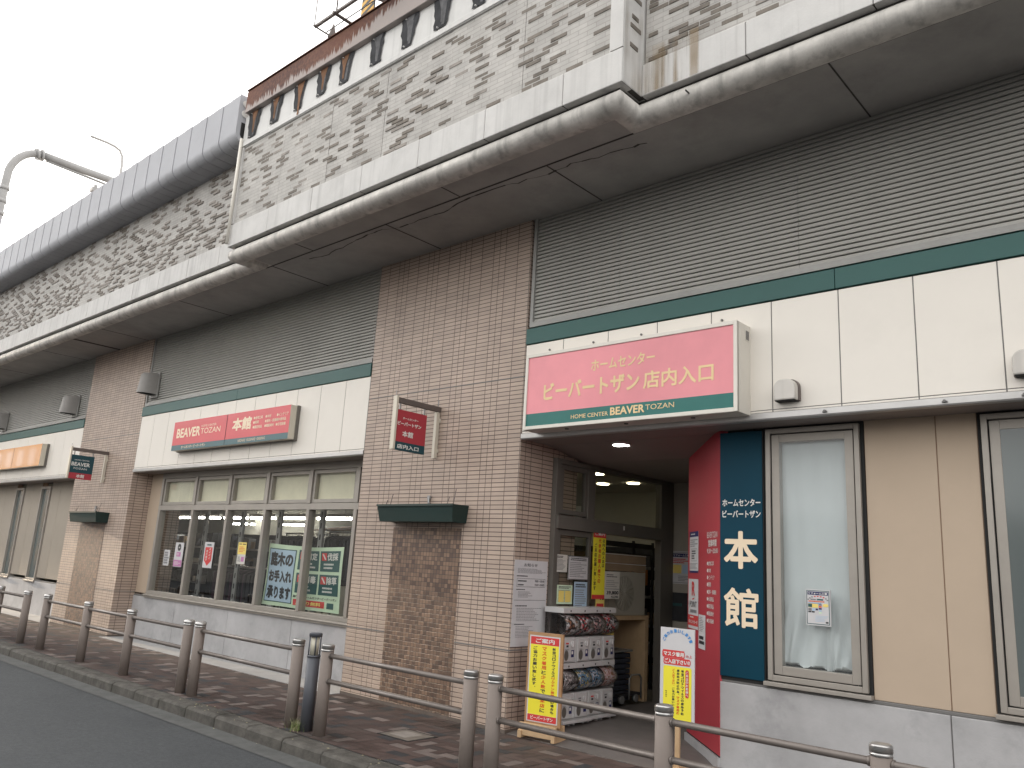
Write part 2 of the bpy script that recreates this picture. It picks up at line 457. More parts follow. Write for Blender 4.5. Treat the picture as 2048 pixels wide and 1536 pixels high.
def tag(o, label, cat, group=None):
    o['label'] = label; o['category'] = cat
    if group: o['group'] = group
    return o

def struct(o):
    o['kind'] = 'structure'; return o

def copy_thing(root, loc, label=None):
    r = root.copy(); COL.objects.link(r); r.location = loc
    BASE[r.name] = Vector(loc)
    if label: r['label'] = label
    for c in root.children:
        d = c.copy(); COL.objects.link(d); d.parent = r; BASE[d.name] = Vector(loc)
        for g in c.children:
            h = g.copy(); COL.objects.link(h); h.parent = d; BASE[h.name] = Vector(loc)
    return r

GLYPH = {}
def glyphs(txt, bold=0.0):
    k = (txt, bold)
    if k not in GLYPH:
        c = bpy.data.curves.new('lettering', 'FONT'); c.body = txt; c.size = 1; c.offset = bold
        c.resolution_u = 3; c.fill_mode = 'FRONT'
        o = bpy.data.objects.new('lettering', c)
        me = bpy.data.meshes.new_from_object(o)
        vs = [(v.co.x, v.co.y) for v in me.vertices]; fs = [tuple(p.vertices) for p in me.polygons]
        bpy.data.objects.remove(o); bpy.data.curves.remove(c); bpy.data.meshes.remove(me)
        GLYPH[k] = (vs, fs)
    return GLYPH[k]

class Panel:
    """a flat printed face: origin = lower left corner, u and v along its width and height (metres)"""
    def __init__(s, o, u, v, w, h):
        s.o, s.u, s.v = Vector(o), Vector(u).normalized(), Vector(v).normalized()
        s.w, s.h = w, h; s.n = s.u.cross(s.v)
        s.pr = MB(); s.tx = MB(); s.pm = []; s.tm = []; s.runs = []
    def P(s, a, b, off=0): return s.o+s.u*a+s.v*b+s.n*off
    def idx(s, lst, m):
        if m not in lst: lst.append(m)
        return lst.index(m)
    def r(s, a0, a1, b0, b1, m, lv=1):
        """rectangle in fractions of the face"""
        a0, a1, b0, b1 = a0*s.w, a1*s.w, b0*s.h, b1*s.h; e = .0012*lv
        s.pr.quad(s.P(a0, b0, e), s.P(a1, b0, e), s.P(a1, b1, e), s.P(a0, b1, e), s.idx(s.pm, m))
    def poly(s, pts, m, lv=1):
        s.pr.poly([s.P(a*s.w, b*s.h, .0012*lv) for a, b in pts], s.idx(s.pm, m))
    def disc(s, a, b, rr, m, lv=1, n=18):
        s.pr.poly([s.P(a*s.w+rr*math.cos(t*2*math.pi/n), b*s.h+rr*math.sin(t*2*math.pi/n), .0012*lv) for t in range(n)], s.idx(s.pm, m))
    def outline(s, a0, a1, b0, b1, t, m, lv=1):
        tx, ty = t/s.w, t/s.h
        s.r(a0, a1, b0, b0+ty, m, lv); s.r(a0, a1, b1-ty, b1, m, lv)
        s.r(a0, a0+tx, b0+ty, b1-ty, m, lv); s.r(a1-tx, a1, b0+ty, b1-ty, m, lv)
    def lines(s, a0, a1, b0, b1, rows, m, lv=1, fill=.5, seed=1):
        """rows of print too small to read in the photograph"""
        q = random.Random(seed); hh = (b1-b0)/rows
        for i in range(rows):
            y = b1-hh*(i+.5); x = a0; end = a0+(a1-a0)*q.uniform(.55, 1)
            while x < end:
                ww = (a1-a0)*q.uniform(.03, .09)
                s.r(x, min(x+ww, a1), y-hh*fill/2, y+hh*fill/2, m, lv); x += ww+(a1-a0)*.012
    def t(s, txt, a0, a1, b0, b1, m, bold=.0, lv=2, keep=False, rot=0, shear=0):
        """lettering fitted to the box a0..a1, b0..b1 (fractions)"""
        vs, fs = glyphs(txt, 0)
        if not vs: return
        x0 = min(q[0] for q in vs)-bold; x1 = max(q[0] for q in vs)+bold; y0 = min(q[1] for q in vs)-bold; y1 = max(q[1] for q in vs)+bold
        A0, A1, B0, B1 = a0*s.w, a1*s.w, b0*s.h, b1*s.h
        sx = (A1-A0)/max(x1-x0, 1e-6); sy = (B1-B0)/max(y1-y0, 1e-6)
        if keep: sx = sy = min(sx, sy)
        cx, cy = (A0+A1)/2, (B0+B1)/2; mx, my = (x0+x1)/2, (y0+y1)/2
        cr, sr = math.cos(rot), math.sin(rot)
        # heavy strokes: the outline is thickened by shifted copies a few hundredths of a millimetre apart
        sh = [(0, 0)] if bold < .004 else [(bold*math.cos(k*math.pi/4), bold*math.sin(k*math.pi/4)) for k in (range(8) if bold > .018 else (1, 3, 5, 7))]
        first = len(s.tx.f)
        for k, (ox, oy) in enumerate(sh):
            out = []
            for q in vs:
                X, Y = (q[0]+ox-mx)*sx, (q[1]+oy-my)*sy
                X += shear*Y
                out.append(s.P(cx+X*cr-Y*sr, cy+X*sr+Y*cr, .0012*lv+k*.00005))
            s.tx.add(out, fs, s.idx(s.tm, m))
        s.runs.append((first, len(s.tx.f)))
    def vt(s, txt, a, b1, b0, cw, mats, bold=.0, lv=2):
        """vertical lettering: characters stacked from b1 down to b0; mats may be a dict of index ranges"""
        n = len(txt); hh = (b1-b0)/n
        for i, ch in enumerate(txt):
            m = mats if isinstance(mats, str) else next(v for (lo, hi), v in mats.items() if lo <= i < hi)
            cy = b1-hh*(i+.5); rr = 0
            k = .82
            if ch in 'ー～〜': rr = -math.pi/2
            hw = cw/2*k; hb = hh/2*k
            if ch == 'ー':
                s.r(a-cw*.07, a+cw*.07, cy-hb, cy+hb, m, lv); continue
            if ch in '。、':
                s.t(ch, a+hw*.2, a+hw*.8, cy+hb*.2, cy+hb*.8, m, bold, lv, True); continue
            if ch in 'ィッャュョァ': hw *= .72; hb *= .72
            if ch in 'りしくう': hw *= .75
            s.t(ch, a-hw, a+hw, cy-hb, cy+hb, m, bold, lv, False, rr)
    def finish_lines(s, parent, pname='print', tname='lettering'):
        """every line of lettering as a part of its own"""
        if s.pr.v: s.pr.build(pname, s.pm, parent, fix=False)
        for a, b_ in s.runs:
            mb = MB(); ids = sorted({i for f_ in s.tx.f[a:b_] for i in f_}); mp = {q: k for k, q in enumerate(ids)}
            mb.add([s.tx.v[i] for i in ids], [tuple(mp[i] for i in f_) for f_ in s.tx.f[a:b_]], 0)
            mb.build(tname, s.tm[s.tx.mi[a]], parent, fix=False)
    def finish(s, parent, pname='print', tname='lettering'):
        if s.pr.v: s.pr.build(pname, s.pm, parent, fix=False)
        if s.tx.v: s.tx.build(tname, s.tm, parent, fix=False)

FX = (1, 0, 0); UZ = (0, 0, 1)
YF = 6.35       # street face of piers and fascia
YW = 6.72       # recessed shop wall

# ================================================================== GROUND
XL, XR = -60, 8
b = MB(); b.quad((-300, -200, -.124), (300, -200, -.124), (300, 200, -.124), (-300, 200, -.124))
struct(b.build('ground', 'asphalt', base=(0, 0, -.124)))
b = MB(); b.quad((XL, -4.0, -.12), (XR, -4.0, -.12), (XR, 4.24, -.12), (XL, 4.24, -.12))
struct(b.build('road', 'asphalt', base=(-10, 0, -.12)))
b = MB(); b.quad((XL, 4.235, -.116), (XR, 4.235, -.116), (XR, 4.47, -.113), (XL, 4.47, -.113))
struct(b.build('gutter', 'gutter', base=(-10, 4.35, -.116)))
b = MB()
x = XL
while x < XR:
    j = rnd.uniform(-.006, .006); z = rnd.uniform(-.005, .004)
    b.prism([(4.455+j, -.125), (4.462+j, -.03+z), (4.482+j, -.006+z), (4.66, .0+z), (4.66, -.125)], 'x', x, x+.592, 0)
    x += .6
struct(b.build('kerb', 'kerb', base=(-10, 4.55, -.1), bevel=.012))
b = MB()
b.box(XL, XR, 4.655, 8.2, -.12, -.006)
struct(b.build('pavement_bed', 'gutter', base=(-10, 5.5, -.1)))

# herringbone pavers, each with its own tone
def pavers():
    me = bpy.data.meshes.new('pavement')
    v, f, cols = [], [], []
    a = .105
    tones = [((.074, .047, .041), 58), ((.092, .062, .055), 16), ((.056, .041, .038), 20), ((.19, .155, .141), 14), ((.036, .038, .043), 13)]
    bag = [t for t, k in tones for _ in range(k)]
    y0, y1 = 4.66, 6.36
    ny = int((y1-y0)/a)+2
    nx0, nx1 = int(-46/a), int(3/a)
    g = .0018
    for j in range(-2, ny):
        for i in range(nx0, nx1):
            d = (i-j) % 4
            if d == 0: w, h = 2, 1
            elif d == 3: w, h = 1, 2
            else: continue
            X0, X1 = i*a+g, (i+w)*a-g
            Y0, Y1 = max(y0, y0+j*a+g), min(y1, y0+(j+h)*a-g)
            if Y1-Y0 < .012: continue
            z = rnd.uniform(-.0012, .0012); t = rnd.uniform(-.0014, .0014)
            o = len(v)
            v += [(X0+10, Y0-5.5, z+t), (X1+10, Y0-5.5, z-t), (X1+10, Y1-5.5, z), (X0+10, Y1-5.5, z)]
            f.append((o, o+1, o+2, o+3))
            c = rnd.choice(bag); k = rnd.uniform(.86, 1.14)
            cols.append(tuple(q*k for q in c)+(1,))
    me.from_pydata(v, [], f)
    ca = me.color_attributes.new('Col', 'FLOAT_COLOR', 'CORNER')
    for p in me.polygons:
        for li in p.loop_indices: ca.data[li].color = cols[p.index]
    me.materials.append(M['pavers'])
    o = bpy.data.objects.new('pavement', me); COL.objects.link(o); o.location = (-10, 5.5, 0)
    return o
struct(pavers())
for x0, x1 in ((-15.05, -8.3), (-60, -17.76)):
    b = MB(); b.box(x0, x1, 6.215, YW, -.1, .0065)
    struct(b.build('concrete_strip', 'strip_conc', base=((x0+x1)/2, 6.5, 0)))
b = MB()
b.prism([(6.365, -.1), (6.365, .004), (6.95, .055), (10.2, .09), (10.2, -.1)], 'x', -5.70, -3.48)
struct(b.build('entrance_floor', 'entry_floor', base=(-4.6, 7.5, 0)))
b = MB(); b.box(-3.48, XR, 6.36, YW, -.1, .010)
struct(b.build('concrete_strip', 'strip_conc', base=(0, 6.5, 0)))

b = MB(); b.quad((-40, 4.50, .0045), (3, 4.50, .0045), (3, 5.15, .0045), (-40, 5.15, .0045)); b.quad((-40, 6.0, .0045), (-15.06, 6.0, .0045), (-15.06, 6.34, .0045), (-40, 6.34, .0045)); b.quad((-8.3, 6.0, .0045), (-5.7, 6.0, .0045), (-5.7, 6.343, .0045), (-8.3, 6.343, .0045))
o = b.build('street_dirt', 'grime_ground', base=(-10, 4.8, 0), fix=False); o['kind'] = 'stuff'; o['label'] = 'dark street dirt along the kerb and wall foot'
t = thing('access_cover', 'worn rectangular access cover with pale paver infill set in the brown pavement', 'manhole cover', (-6.08, 5.48, 0))
b = MB(); b.box(-6.30, -5.86, 5.29, 5.67, -.02, .0035)
b.build('frame', 'gap_black', t)
b = MB(); b.box(-6.285, -5.875, 5.305, 5.655, -.02, .006, 0)
b.box(-6.22, -5.98, 5.36, 5.60, -.02, .0085, 1)
b.build('cover_plate', ['relief_tile', 'relief_tile2'], t, bevel=.02)

# ================================================================== RAILWAY VIADUCT
via = thing('railway_viaduct', 'weathered concrete railway viaduct with brick relief parapet running over the shop', 'viaduct', (-8, 7, 5.42))
YN = 4.90; JOG = .29
XA, XB = -9.81, -3.45          # ends of the part that stands forward
VL, VR = -60.0, 8.0
def plan(s):
    return [(VL, YN+JOG+s), (XA+s, YN+JOG+s), (XA+s, YN+s), (XB-s, YN+s), (XB-s, YN+JOG+s), (VR, YN+JOG+s)]
def rings(prof): return [[(x, y, z) for x, y in plan(s)] for s, z in prof]
# rounded nosing and drip groove
prof = [(.004, 5.566), (.075, 5.570), (.075, 5.556)]
for k in range(0, 23):
    a = R(108)+R(212)*k/22
    prof.append((.125+.108*math.cos(a), 5.452+.106*math.sin(a)))
prof += [(.225, 5.431), (.26, 5.4315)]
b = MB(); b.loft(rings(prof[:4]), 1); b.loft(rings(prof[3:-2]), 0, True); b.loft(rings(prof[-3:]), 0)  # groove faces coloured black for the shade inside the crevice
o = b.build('nosing', ['concrete_nose', 'joint_shade_black'], via, fix=True)
# flat band, split by joints
def wallrun(b, x0, x1, y, z0, z1, mi, pitch, thick=.16, gap=.006, jig=.004, start=None):
    x = x0 if start is None else start
    while x < x1-.05:
        e = min(x+pitch, x1); dy = rnd.uniform(-jig, jig)
        b.box(max(x, x0)+gap/2, e-gap/2, y+dy, y+thick, z0, z1, mi); x = e
b = MB()
wallrun(b, VL, XA, YN+JOG, 5.565, 5.88, 0, .95)
wallrun(b, XA, XB, YN, 5.565, 5.885, 0, .955)
wallrun(b, XB, VR, YN+JOG, 5.565, 5.865, 0, .95)
b.box(XA+.002, XA+.15, YN+.02, YN+JOG+.1, 5.569, 7.5, 0)
b.box(XB-.15, XB-.0, YN+.012, YN+JOG+.1, 5.569, 8.5, 0)
b.build('parapet_band', 'concrete_band', via, bevel=.008)
b = MB()
wallrun(b, VL, XA, YN+JOG+.02, 5.886, 7.25, 0, 1.42)
b.box(VL, XA, YN+JOG+.0, YN+JOG+.2, 7.25, 7.36, 0)
wallrun(b, XA+.07, XB-.13, YN+.02, 5.892, 7.02, 0, 1.03, start=XA+.07)
wallrun(b, XB+.02, VR, YN+JOG+.02, 5.872, 8.6, 0, 1.4)
b.box(XA, XA+.07, YN-.002, YN+.15, 5.892, 7.02, 1); b.box(XB-.13, XB-.002, YN-.002, YN+.16, 5.892, 8.4, 1)
brk = brick_mat('relief_wall', (.47, .455, .43), (.42, .405, .385), (.34, .32, .30), .195, .0475, .004, du=0, offset=.5, rough=.8, bump=.35, var=.26)
b.build('parapet_panel', [brk, 'concrete_band'], via)
# raised relief bricks: a drifting diagonal pattern that repeats panel by panel
def relief(b, x0, x1, y, z0, z1, dens, seed, dark=.72):
    q = random.Random(seed); rows = int((z1-z0)/.0475); ncol = 5
    pat = {}
    for r_ in range(rows):
        for c_ in range(ncol*2): pat[(r_, c_)] = q.random() < dens and not (c_ and pat[(r_, c_-1)] and q.random() < .9)
    for r_ in range(rows):
        z = z0+r_*.0475; off = .0975*(r_ % 2)
        c_ = 0; x = x0+off-.195
        while x < x1:
            on = pat[(r_, (c_+2*r_) % (ncol*2))]
            if q.random() < .05: on = not on
            a0, a1 = max(x+.004, x0), min(x+.19, x1)
            if on and a1-a0 > .05:
                p = (.003 if x1 > -9 else .010)+q.uniform(-.002, .004)
                mi = 0 if q.random() < dark else 1
                b.box(a0, a1, y-p, y+.03, z+.004, z+.043, mi)
            x += .195; c_ += 1
b = MB()
relief(b, XA+.08, XB-.14, YN+.02, 5.90, 7.0, .36, 3)
relief(b, XB+.05, 1.5, YN+JOG+.02, 5.88, 8.2, .33, 5)
relief(b, -34, XA-.02, YN+JOG+.02, 5.90, 7.22, .46, 9, .25)
for k in range(11):
    z = 5.95+k*.0475*2
    if k % 3 != 1: b.box(XB-.012, XB+.006, YN+.10+.02*(k % 2), YN+.22+.02*(k % 3), z, z+.042, 0)
b.build('relief_bricks', ['relief_tile', 'relief_tile2'], via, bevel=.004)
# painted strip with black openings under the rusted coping
b = MB()
wallrun(b, XA, XB, YN, 7.021, 7.50, 0, 1.62, start=XA-.9)
b.box(XA, XB, YN-.012, YN+.02, 7.03, 7.10, 0)
b.build('parapet_top_strip', mat('strip_paint', (.62, .615, .60), .7, var=.05, streak=.25, dirt=.12), via, bevel=.006)
for i, xc in enumerate((-9.53, -8.98, -8.44, -7.93, -7.46, -6.88, -6.31, -5.77, -5.2, -4.65, -4.1)):
    b = MB()
    w1 = .285+rnd.uniform(-.02, .03); w0 = w1*.60; z0 = 7.115+rnd.uniform(-.01, .01); y = YN-.004-.0005
    if i in (5,): w1 *= .8; w0 = w1*.8
    L = []
    hv = rnd.uniform(-.0, .035); z0 = z0+hv
    for k in range(7): L.append((xc-w1/2+(w1-w0)/2*(k/6)*.5+rnd.uniform(-.014, .014), 7.497-(7.497-z0)*k/6))
    Rr = []
    for k in range(7): Rr.append((xc+w1/2-(w1-w0)*(k/6)*.75+rnd.uniform(-.016, .016), 7.497-(7.497-z0)*k/6))
    for k in range(6):
        b.quad((L[k][0], y-.010, L[k][1]), (Rr[k][0], y-.010, Rr[k][1]), (Rr[k+1][0], y-.010, Rr[k+1][1]), (L[k+1][0], y-.010, L[k+1][1]), 0)
    mi = 2 if i in (0, 1, 2, 3, 4) else 1
    tt = xc-.02+rnd.uniform(-.03, .03); hh = z0+.06 if i != 2 else 7.04
    b.poly([(tt-.07, y-.014, 7.497), (tt-.02, y-.014, (7.497+hh)/2), (tt-.012, y-.014, hh), (tt+.02, y-.014, hh), (tt+.03, y-.014, (7.497+hh)/2), (tt+.09, y-.014, 7.497)], mi)
    b.poly([(xc+.02, y-.012, 7.40), (xc-.01, y-.012, z0+.03), (xc+.03, y-.012, z0+.02), (xc+.06, y-.012, 7.42)], 1)
    for zz in (7.49, z0+.03): b.cyl((xc-.06, y-.03, zz-.02), (xc-.06, y, zz-.02), .008, n=8, mi=3)
    b.build('stained_opening', ['stain_black', 'stain_grey', 'stain_rust', 'concrete_band'], via, fix=False)
b = MB()
b.prism([(YN-.07, 7.505), (YN-.062, 7.50), (YN+.16, 7.50), (YN+.16, 7.80), (YN-.05, 7.835), (YN-.07, 7.82)], 'x', XA+.10, XB+.2)
b.box(XA+.10, XB+.2, YN-.085, YN+.16, 7.834, 7.846)
b.build('rusted_coping', 'rust', via)
b = MB(); b.tube([(XA+.03, YN-.03, 5.60), (XA+.03, YN-.03, 7.15)], .022); b.build('drain_pipe', 'frame_white', via)
for x0, x1, y, z0, z1, m_, in ((XB+.02, 2.5, YN+JOG-.006, 5.57, 8.4, 'grime_drip'), (XB+.01, XB+.55, YN+JOG-.009, 5.57, 6.0, 'grime_ochre'), (-30, XA-.03, YN+JOG-.006, 5.57, 7.2, 'grime_drip')):
    b = MB(); b.quad((x0, y, z0), (x1, y, z0), (x1, y, z1), (x0, y, z1)); b.build('dirt_film', m_, via, fix=False)
b = MB(); b.quad((XB+.003, YN+.02, 5.57), (XB+.003, YN+JOG, 5.57), (XB+.003, YN+JOG, 8.4), (XB+.003, YN+.02, 8.4)); b.build('dirt_film', 'grime_ochre', via, fix=False)
# slab
b = MB()
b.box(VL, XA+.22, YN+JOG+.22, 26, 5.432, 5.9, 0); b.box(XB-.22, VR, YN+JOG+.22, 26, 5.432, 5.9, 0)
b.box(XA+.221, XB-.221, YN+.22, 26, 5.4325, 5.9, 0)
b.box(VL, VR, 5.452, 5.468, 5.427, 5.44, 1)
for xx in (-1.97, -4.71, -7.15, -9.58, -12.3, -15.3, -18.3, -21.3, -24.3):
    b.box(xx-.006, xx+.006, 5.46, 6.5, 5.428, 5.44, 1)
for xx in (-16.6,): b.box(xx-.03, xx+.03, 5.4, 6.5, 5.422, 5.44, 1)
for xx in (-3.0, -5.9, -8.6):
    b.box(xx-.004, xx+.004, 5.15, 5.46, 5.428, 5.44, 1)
b.build('deck_slab', ['concrete_dark', 'joint_shade_black'], via, fix=False)
# a long crack and a water stain under the slab
b = MB(); pts = []
x = -8.9; y = 5.60
while x < -3.6:
    pts.append((x, y)); x += rnd.uniform(.06, .16); y += rnd.uniform(-.035, .035); y = min(max(y, 5.53), 5.72)
for (x0, y0), (x1, y1) in zip(pts[:-1], pts[1:]):
    w = rnd.uniform(.002, .014)
    b.quad((x0, y0-w, 5.4305), (x1, y1-w, 5.4305), (x1, y1+w, 5.4305), (x0, y0+w, 5.4305))
b.build('crack', 'joint_shade_black', via, fix=False)

# ------------------------------------------------------------------ noise barrier
nb = thing('noise_barrier', 'long grey ribbed steel noise barrier with rounded foot on top of the viaduct parapet', 'noise barrier', (-20, 5, 7.1))
b = MB(); x = -9.85; YB = 4.80; prof = []
for k in range(9):
    a = math.pi/2*k/8; prof.append((YB+.14*(1-math.cos(a)), 7.26-.14*math.sin(a)))
i = 0
while x > -60:
    x2 = x-.235; st = .006 if i % 2 else 0
    P_ = [(YB+st, 7.82)]+[(y+st, z) for y, z in prof]+[(5.22, 7.12), (5.22, 7.15), (5.1, 7.82)]
    b.prism(P_, 'x', x2+.012, x, 0)
    x = x2; i += 1
b.prism([(YB+.02, 7.80)]+[(y+.02, z+.02) for y, z in prof]+[(5.2, 7.142), (5.08, 7.80)], 'x', -60, -9.88, 1)
b.build('barrier_panels', ['barrier', 'barrier_gap'], nb)
b = MB(); b.prism([(YB-.004, 7.83)]+[(y-.004, z) for y, z in prof]+[(5.0, 7.12), (4.99, 7.83)], 'x', -9.846, -9.836)
e = b.build('end_cap', 'barrier', nb)
b = MB(); b.prism([(YB+.06, 7.42)]+[(y+.05, z+.03) for y, z in prof[2:]]+[(4.96, 7.16), (4.95, 7.42)], 'x', -9.835, -9.832)
b.build('end_opening', 'gap_black', e)
for z in (7.71, 7.56):
    b = MB(); b.cyl((-9.836, YB+.10, z), (-9.826, YB+.10, z), .055, n=24); b.build('disc', 'ink_white', e)  # white discs paint the bright sky seen through holes in the cap

# ------------------------------------------------------------------ overhead line gantry and arm
g = thing('overhead_line_gantry', 'thick galvanised tubular overhead line mast curving over the tracks behind the noise barrier', 'line gantry', (-23.6, 5.45, 6))
pts = [(-23.6, 5.42, z) for z in (5.9, 8, 9.6, 10.6)]
for k in range(1, 9):
    a = math.pi/2*k/8; pts.append((-23.6, 5.42+.75*(1-math.cos(a)), 10.95+.95*math.sin(a)))
b = MB(); b.tube(pts, .10, 16); b.build('mast', 'gantry', g)
b = MB()
b.tube([(-23.6, 6.17, 11.9), (-23.6, 7.2, 11.9), (-23.6, 9.0, 11.93), (-23.6, 14, 11.95)], .105, 14)
b.build('arm', 'gantry', g)
b = MB()
b.tube([(-23.6, 6.25, 11.78), (-23.6, 9, 11.70), (-23.6, 14, 11.7)], .035, 8); b.build('lower_chord', 'gantry', g)
for z, y in ((9.9, 5.42), (10.25, 5.42), (10.62, 5.43)):
    b = MB(); b.cyl((-23.6, y, z-.05), (-23.6, y, z+.05), .12, n=18); b.build('band_clamp', 'gantry', g)
b = MB(); b.cyl((-23.6, 5.98, 11.86), (-23.6, 6.04, 11.88), .16, n=18); b.cyl((-23.6, 6.1, 11.88), (-23.6, 6.16, 11.89), .16, n=18); b.build('flange', 'gantry', g)
b = MB(); b.box(-23.7, -23.5, 7.5, 8.5, 11.38, 11.5); b.tube([(-23.6, 7.6, 11.6), (-23.6, 7.7, 11.3), (-23.6, 8.3, 11.25)], .05, 8)
b.build('insulator_bracket', 'gantry', g)

a_ = thing('catenary_bracket', 'thin pale curved overhead line bracket faint against the white sky', 'line bracket', (-31, 10.78, 6))
q = [(-31, 9.5, 16.56), (-31, 10.12, 16.57), (-31, 10.42, 16.54), (-31, 10.62, 16.45), (-31, 10.74, 16.25), (-31, 10.78, 15.9), (-31, 10.78, 12), (-31, 10.78, 5.9)]
b = MB(); b.tube(q, .05, 8); b.build('curved_tube', 'gantry_light', a_)

# ------------------------------------------------------------------ platform on the coping
pf = thing('signal_platform', 'small dark steel maintenance platform frame with grey cabinet on the rusted coping', 'platform', (-7.4, 4.75, 7.84))
b = MB(); z = 7.87
b.tube([(-7.80, 4.61, z), (-5.2, 4.61, z)], .022, 8); b.tube([(-7.75, 4.74, z-.02), (-5.2, 4.74, z-.02)], .007, 6)
b.build('outer_beam', 'brown_metal', pf)
for xx in (-7.80, -7.40, -6.6):
    b = MB(); b.tube([(xx, 4.58, z), (xx, 5.0, z)], .02 if xx > -7.7 else .01, 8); b.build('cross_beam', 'brown_metal', pf)
for xx, rr in ((-7.81, .006), (-7.36, .009), (-6.6, .012)):
    b = MB(); b.tube([(xx, 4.60, z), (xx, 4.60, z+1.1)], rr, 6); b.build('post', 'brown_metal', pf)
b = MB(); b.tube([(-7.80, 4.60, z+1.05), (-5.2, 4.60, z+1.05)], .015, 8); b.build('handrail', 'brown_metal', pf)
b = MB()
b.prism([(4.80, 7.845), (4.86, 8.06), (4.92, 7.845)], 'x', -7.82, -7.79); b.build('foot_bracket', 'brown_metal', pf)
b = MB(); zz = 7.85; i = 0
while zz < 8.75:
    b.add([(-7.42, 4.98, zz), (-7.17, 4.98, zz+.10), (-7.17, 4.98, zz+.155), (-7.42, 4.98, zz+.055)], [(0, 1, 2, 3)], i % 2); zz += .055; i += 1
b.box(-7.42, -7.17, 4.985, 5.0, 7.85, 8.8, 1)
b.build('hazard_board', ['hazard_y', 'hazard_k'], pf, fix=False)
b = MB(); b.box(-6.55, -5.2, 4.78, 5.3, 7.99, 9.0); b.box(-6.60, -5.15, 4.75, 5.35, 7.97, 8.0)
for xx in (-6.4, -5.4): b.box(xx, xx+.06, 4.84, 4.9, 7.845, 7.98)
b.build('cabinet', 'grey_paint', pf, bevel=.01)
b = MB(); b.tube([(-7.2, 4.66, 8.25), (-7.0, 4.7, 8.12), (-6.9, 4.8, 7.98), (-6.75, 4.9, 7.9)], .035, 8); b.tube([(-7.25, 4.62, 8.2), (-7.05, 4.62, 8.35), (-6.8, 4.62, 8.5)], .05, 8)
b.build('conduit', 'grey_paint', pf)

# ================================================================== SHOP BUILDING
shop = thing('shop_building', 'single storey shop under the viaduct with tiled piers, white fascia, louvre screens and recessed entrance', 'shop', (-8, 6.8, 0))
ZT = 5.42
def pier(x0, x1, mx0, mx1, side_depth, mz=1.98):
    b = MB(); b.box(x0, x1, YF, YF+1.0, -.05, ZT+.01)
    o = b.build('tile_pier', 'tile', shop)
    b = MB(); b.box(mx0, mx1, YF-.0025, YF+.01, -.05, mz); b.build('tile_inlay', 'mosaic', o)
    b = MB()
    for z in (3.605, .775):
        b.box(x0-.001, mx0-.001 if z < mz else x1, YF-.0035, YF+.01, z, z+.012); 
        if z < mz: b.box(mx1+.001, x1+.001, YF-.0035, YF+.01, z, z+.012)
        b.box(x1, x1+.0015, YF, YF+side_depth, z, z+.012)
    b.build('movement_joint', 'joint_grey', o)
    b = MB(); b.box(x0-.002, x1+.002, YF-.006, YF+.56, -.06, .035); b.build('skirting', mat('skirting', (.13, .105, .09), .8, var=.2, dirt=.4), o)
    return o
pier(-8.30, -5.63, -7.58, -6.425, .56)
pier(-17.76, -15.05, -17.06, -15.90, .37, 1.93)

def louvre(x0, x1, z0, z1, seams, lframe=True, rframe=True):
    b = MB(); p = .0435; n = int((z1-z0)/p); p = (z1-z0)/n
    cuts = [x0]+seams+[x1]
    for c0, c1 in zip(cuts[:-1], cuts[1:]):
        for k in range(n):
            z = z0+k*p
            b.prism([(6.402, z+.008), (6.384, z+.005), (6.378, z+.009), (6.388, z+p*.93), (6.396, z+p*.99), (6.43, z+p*.99), (6.43, z+.008)], 'x', c0+.002, c1-.002, 0)
    b.box(x0, x1, 6.44, 6.5, z0, z1, 1)
    o = b.build('louvre_screen', ['louvre', 'gap_black'], shop)
    b = MB()
    if lframe: b.box(x0-.005, x0+.035, 6.358, 6.44, z0, z1)
    if rframe: b.box(x1-.035, x1+.005, 6.358, 6.44, z0, z1)
    b.box(x0, x1, 6.352, 6.44, z0-.055, z0)
    b.build('flashing', 'grey_paint', o)
    return o
louvre(-5.60, 8, 4.21, ZT+.01, [-4.45, -2.6, -.7], True, False)
louvre(-15.02, -8.32, 4.165, ZT+.01, [-13.4, -11.55, -9.7], True, False)
louvre(-60, -17.79, 4.165, ZT+.01, [-24.4, -22.4, -20.4, -18.9][0:4], False, False)

def band(x0, x1, z0, z1, seams):
    b = MB(); cuts = [x0]+seams+[x1]
    for c0, c1 in zip(cuts[:-1], cuts[1:]): b.box(c0+.0025, c1-.0025, 6.335, 6.42, z0, z1)
    o = b.build('green_band', 'green_band', shop, bevel=.003)
    b = MB(); b.box(x0, x1, 6.40, 6.46, z0-.012, z1+.02); b.build('shadow_gap', 'gap_black', o)
band(-5.625, 8, 3.963, 4.135, [-2.29, .9])
band(-15.045, -8.305, 3.925, 4.095, [-11.66])
band(-60, -17.765, 3.915, 4.085, [-23, -20.2])

def fascia(x0, x1, z0, z1, seams, bolts=()):
    b = MB(); cuts = [x0]+seams+[x1]
    for c0, c1 in zip(cuts[:-1], cuts[1:]): b.box(c0+.0045, c1-.0045, YF, YF+.06, z0+.022, z1); b.box(c0+.0045, c1-.0045, YF+.001, YF+.06, z0, z0+.016)
    o = b.build('fascia_panels', 'panel_white', shop, bevel=.002)
    b = MB(); b.box(x0, x1, YF+.004, YF+.09, z0-.004, z1+.002); b.build('panel_joints', 'joint_grey', o)
    if bolts:
        b = MB()
        for xb, zb in bolts: b.cyl((xb, YF-.012, zb), (xb, YF+.01, zb), .011, n=10)
        b.build('bolt', 'joint_grey', o)
p568 = lambda a, k: [a+.568*i for i in range(k)]
fascia(-5.625, 8, 2.985, 3.952, p568(-5.112, 23), [(-5.29, 3.86), (-4.72, 3.86), (-4.15, 3.855), (-3.30, 3.86), (-2.2, 2.945+.07), (-1.35, 3.0)][0:4])
fascia(-15.045, -8.305, 2.945, 3.915, p568(-14.506, 11))
fascia(-60, -17.765, 2.935, 3.905, p568(-24.4, 12))

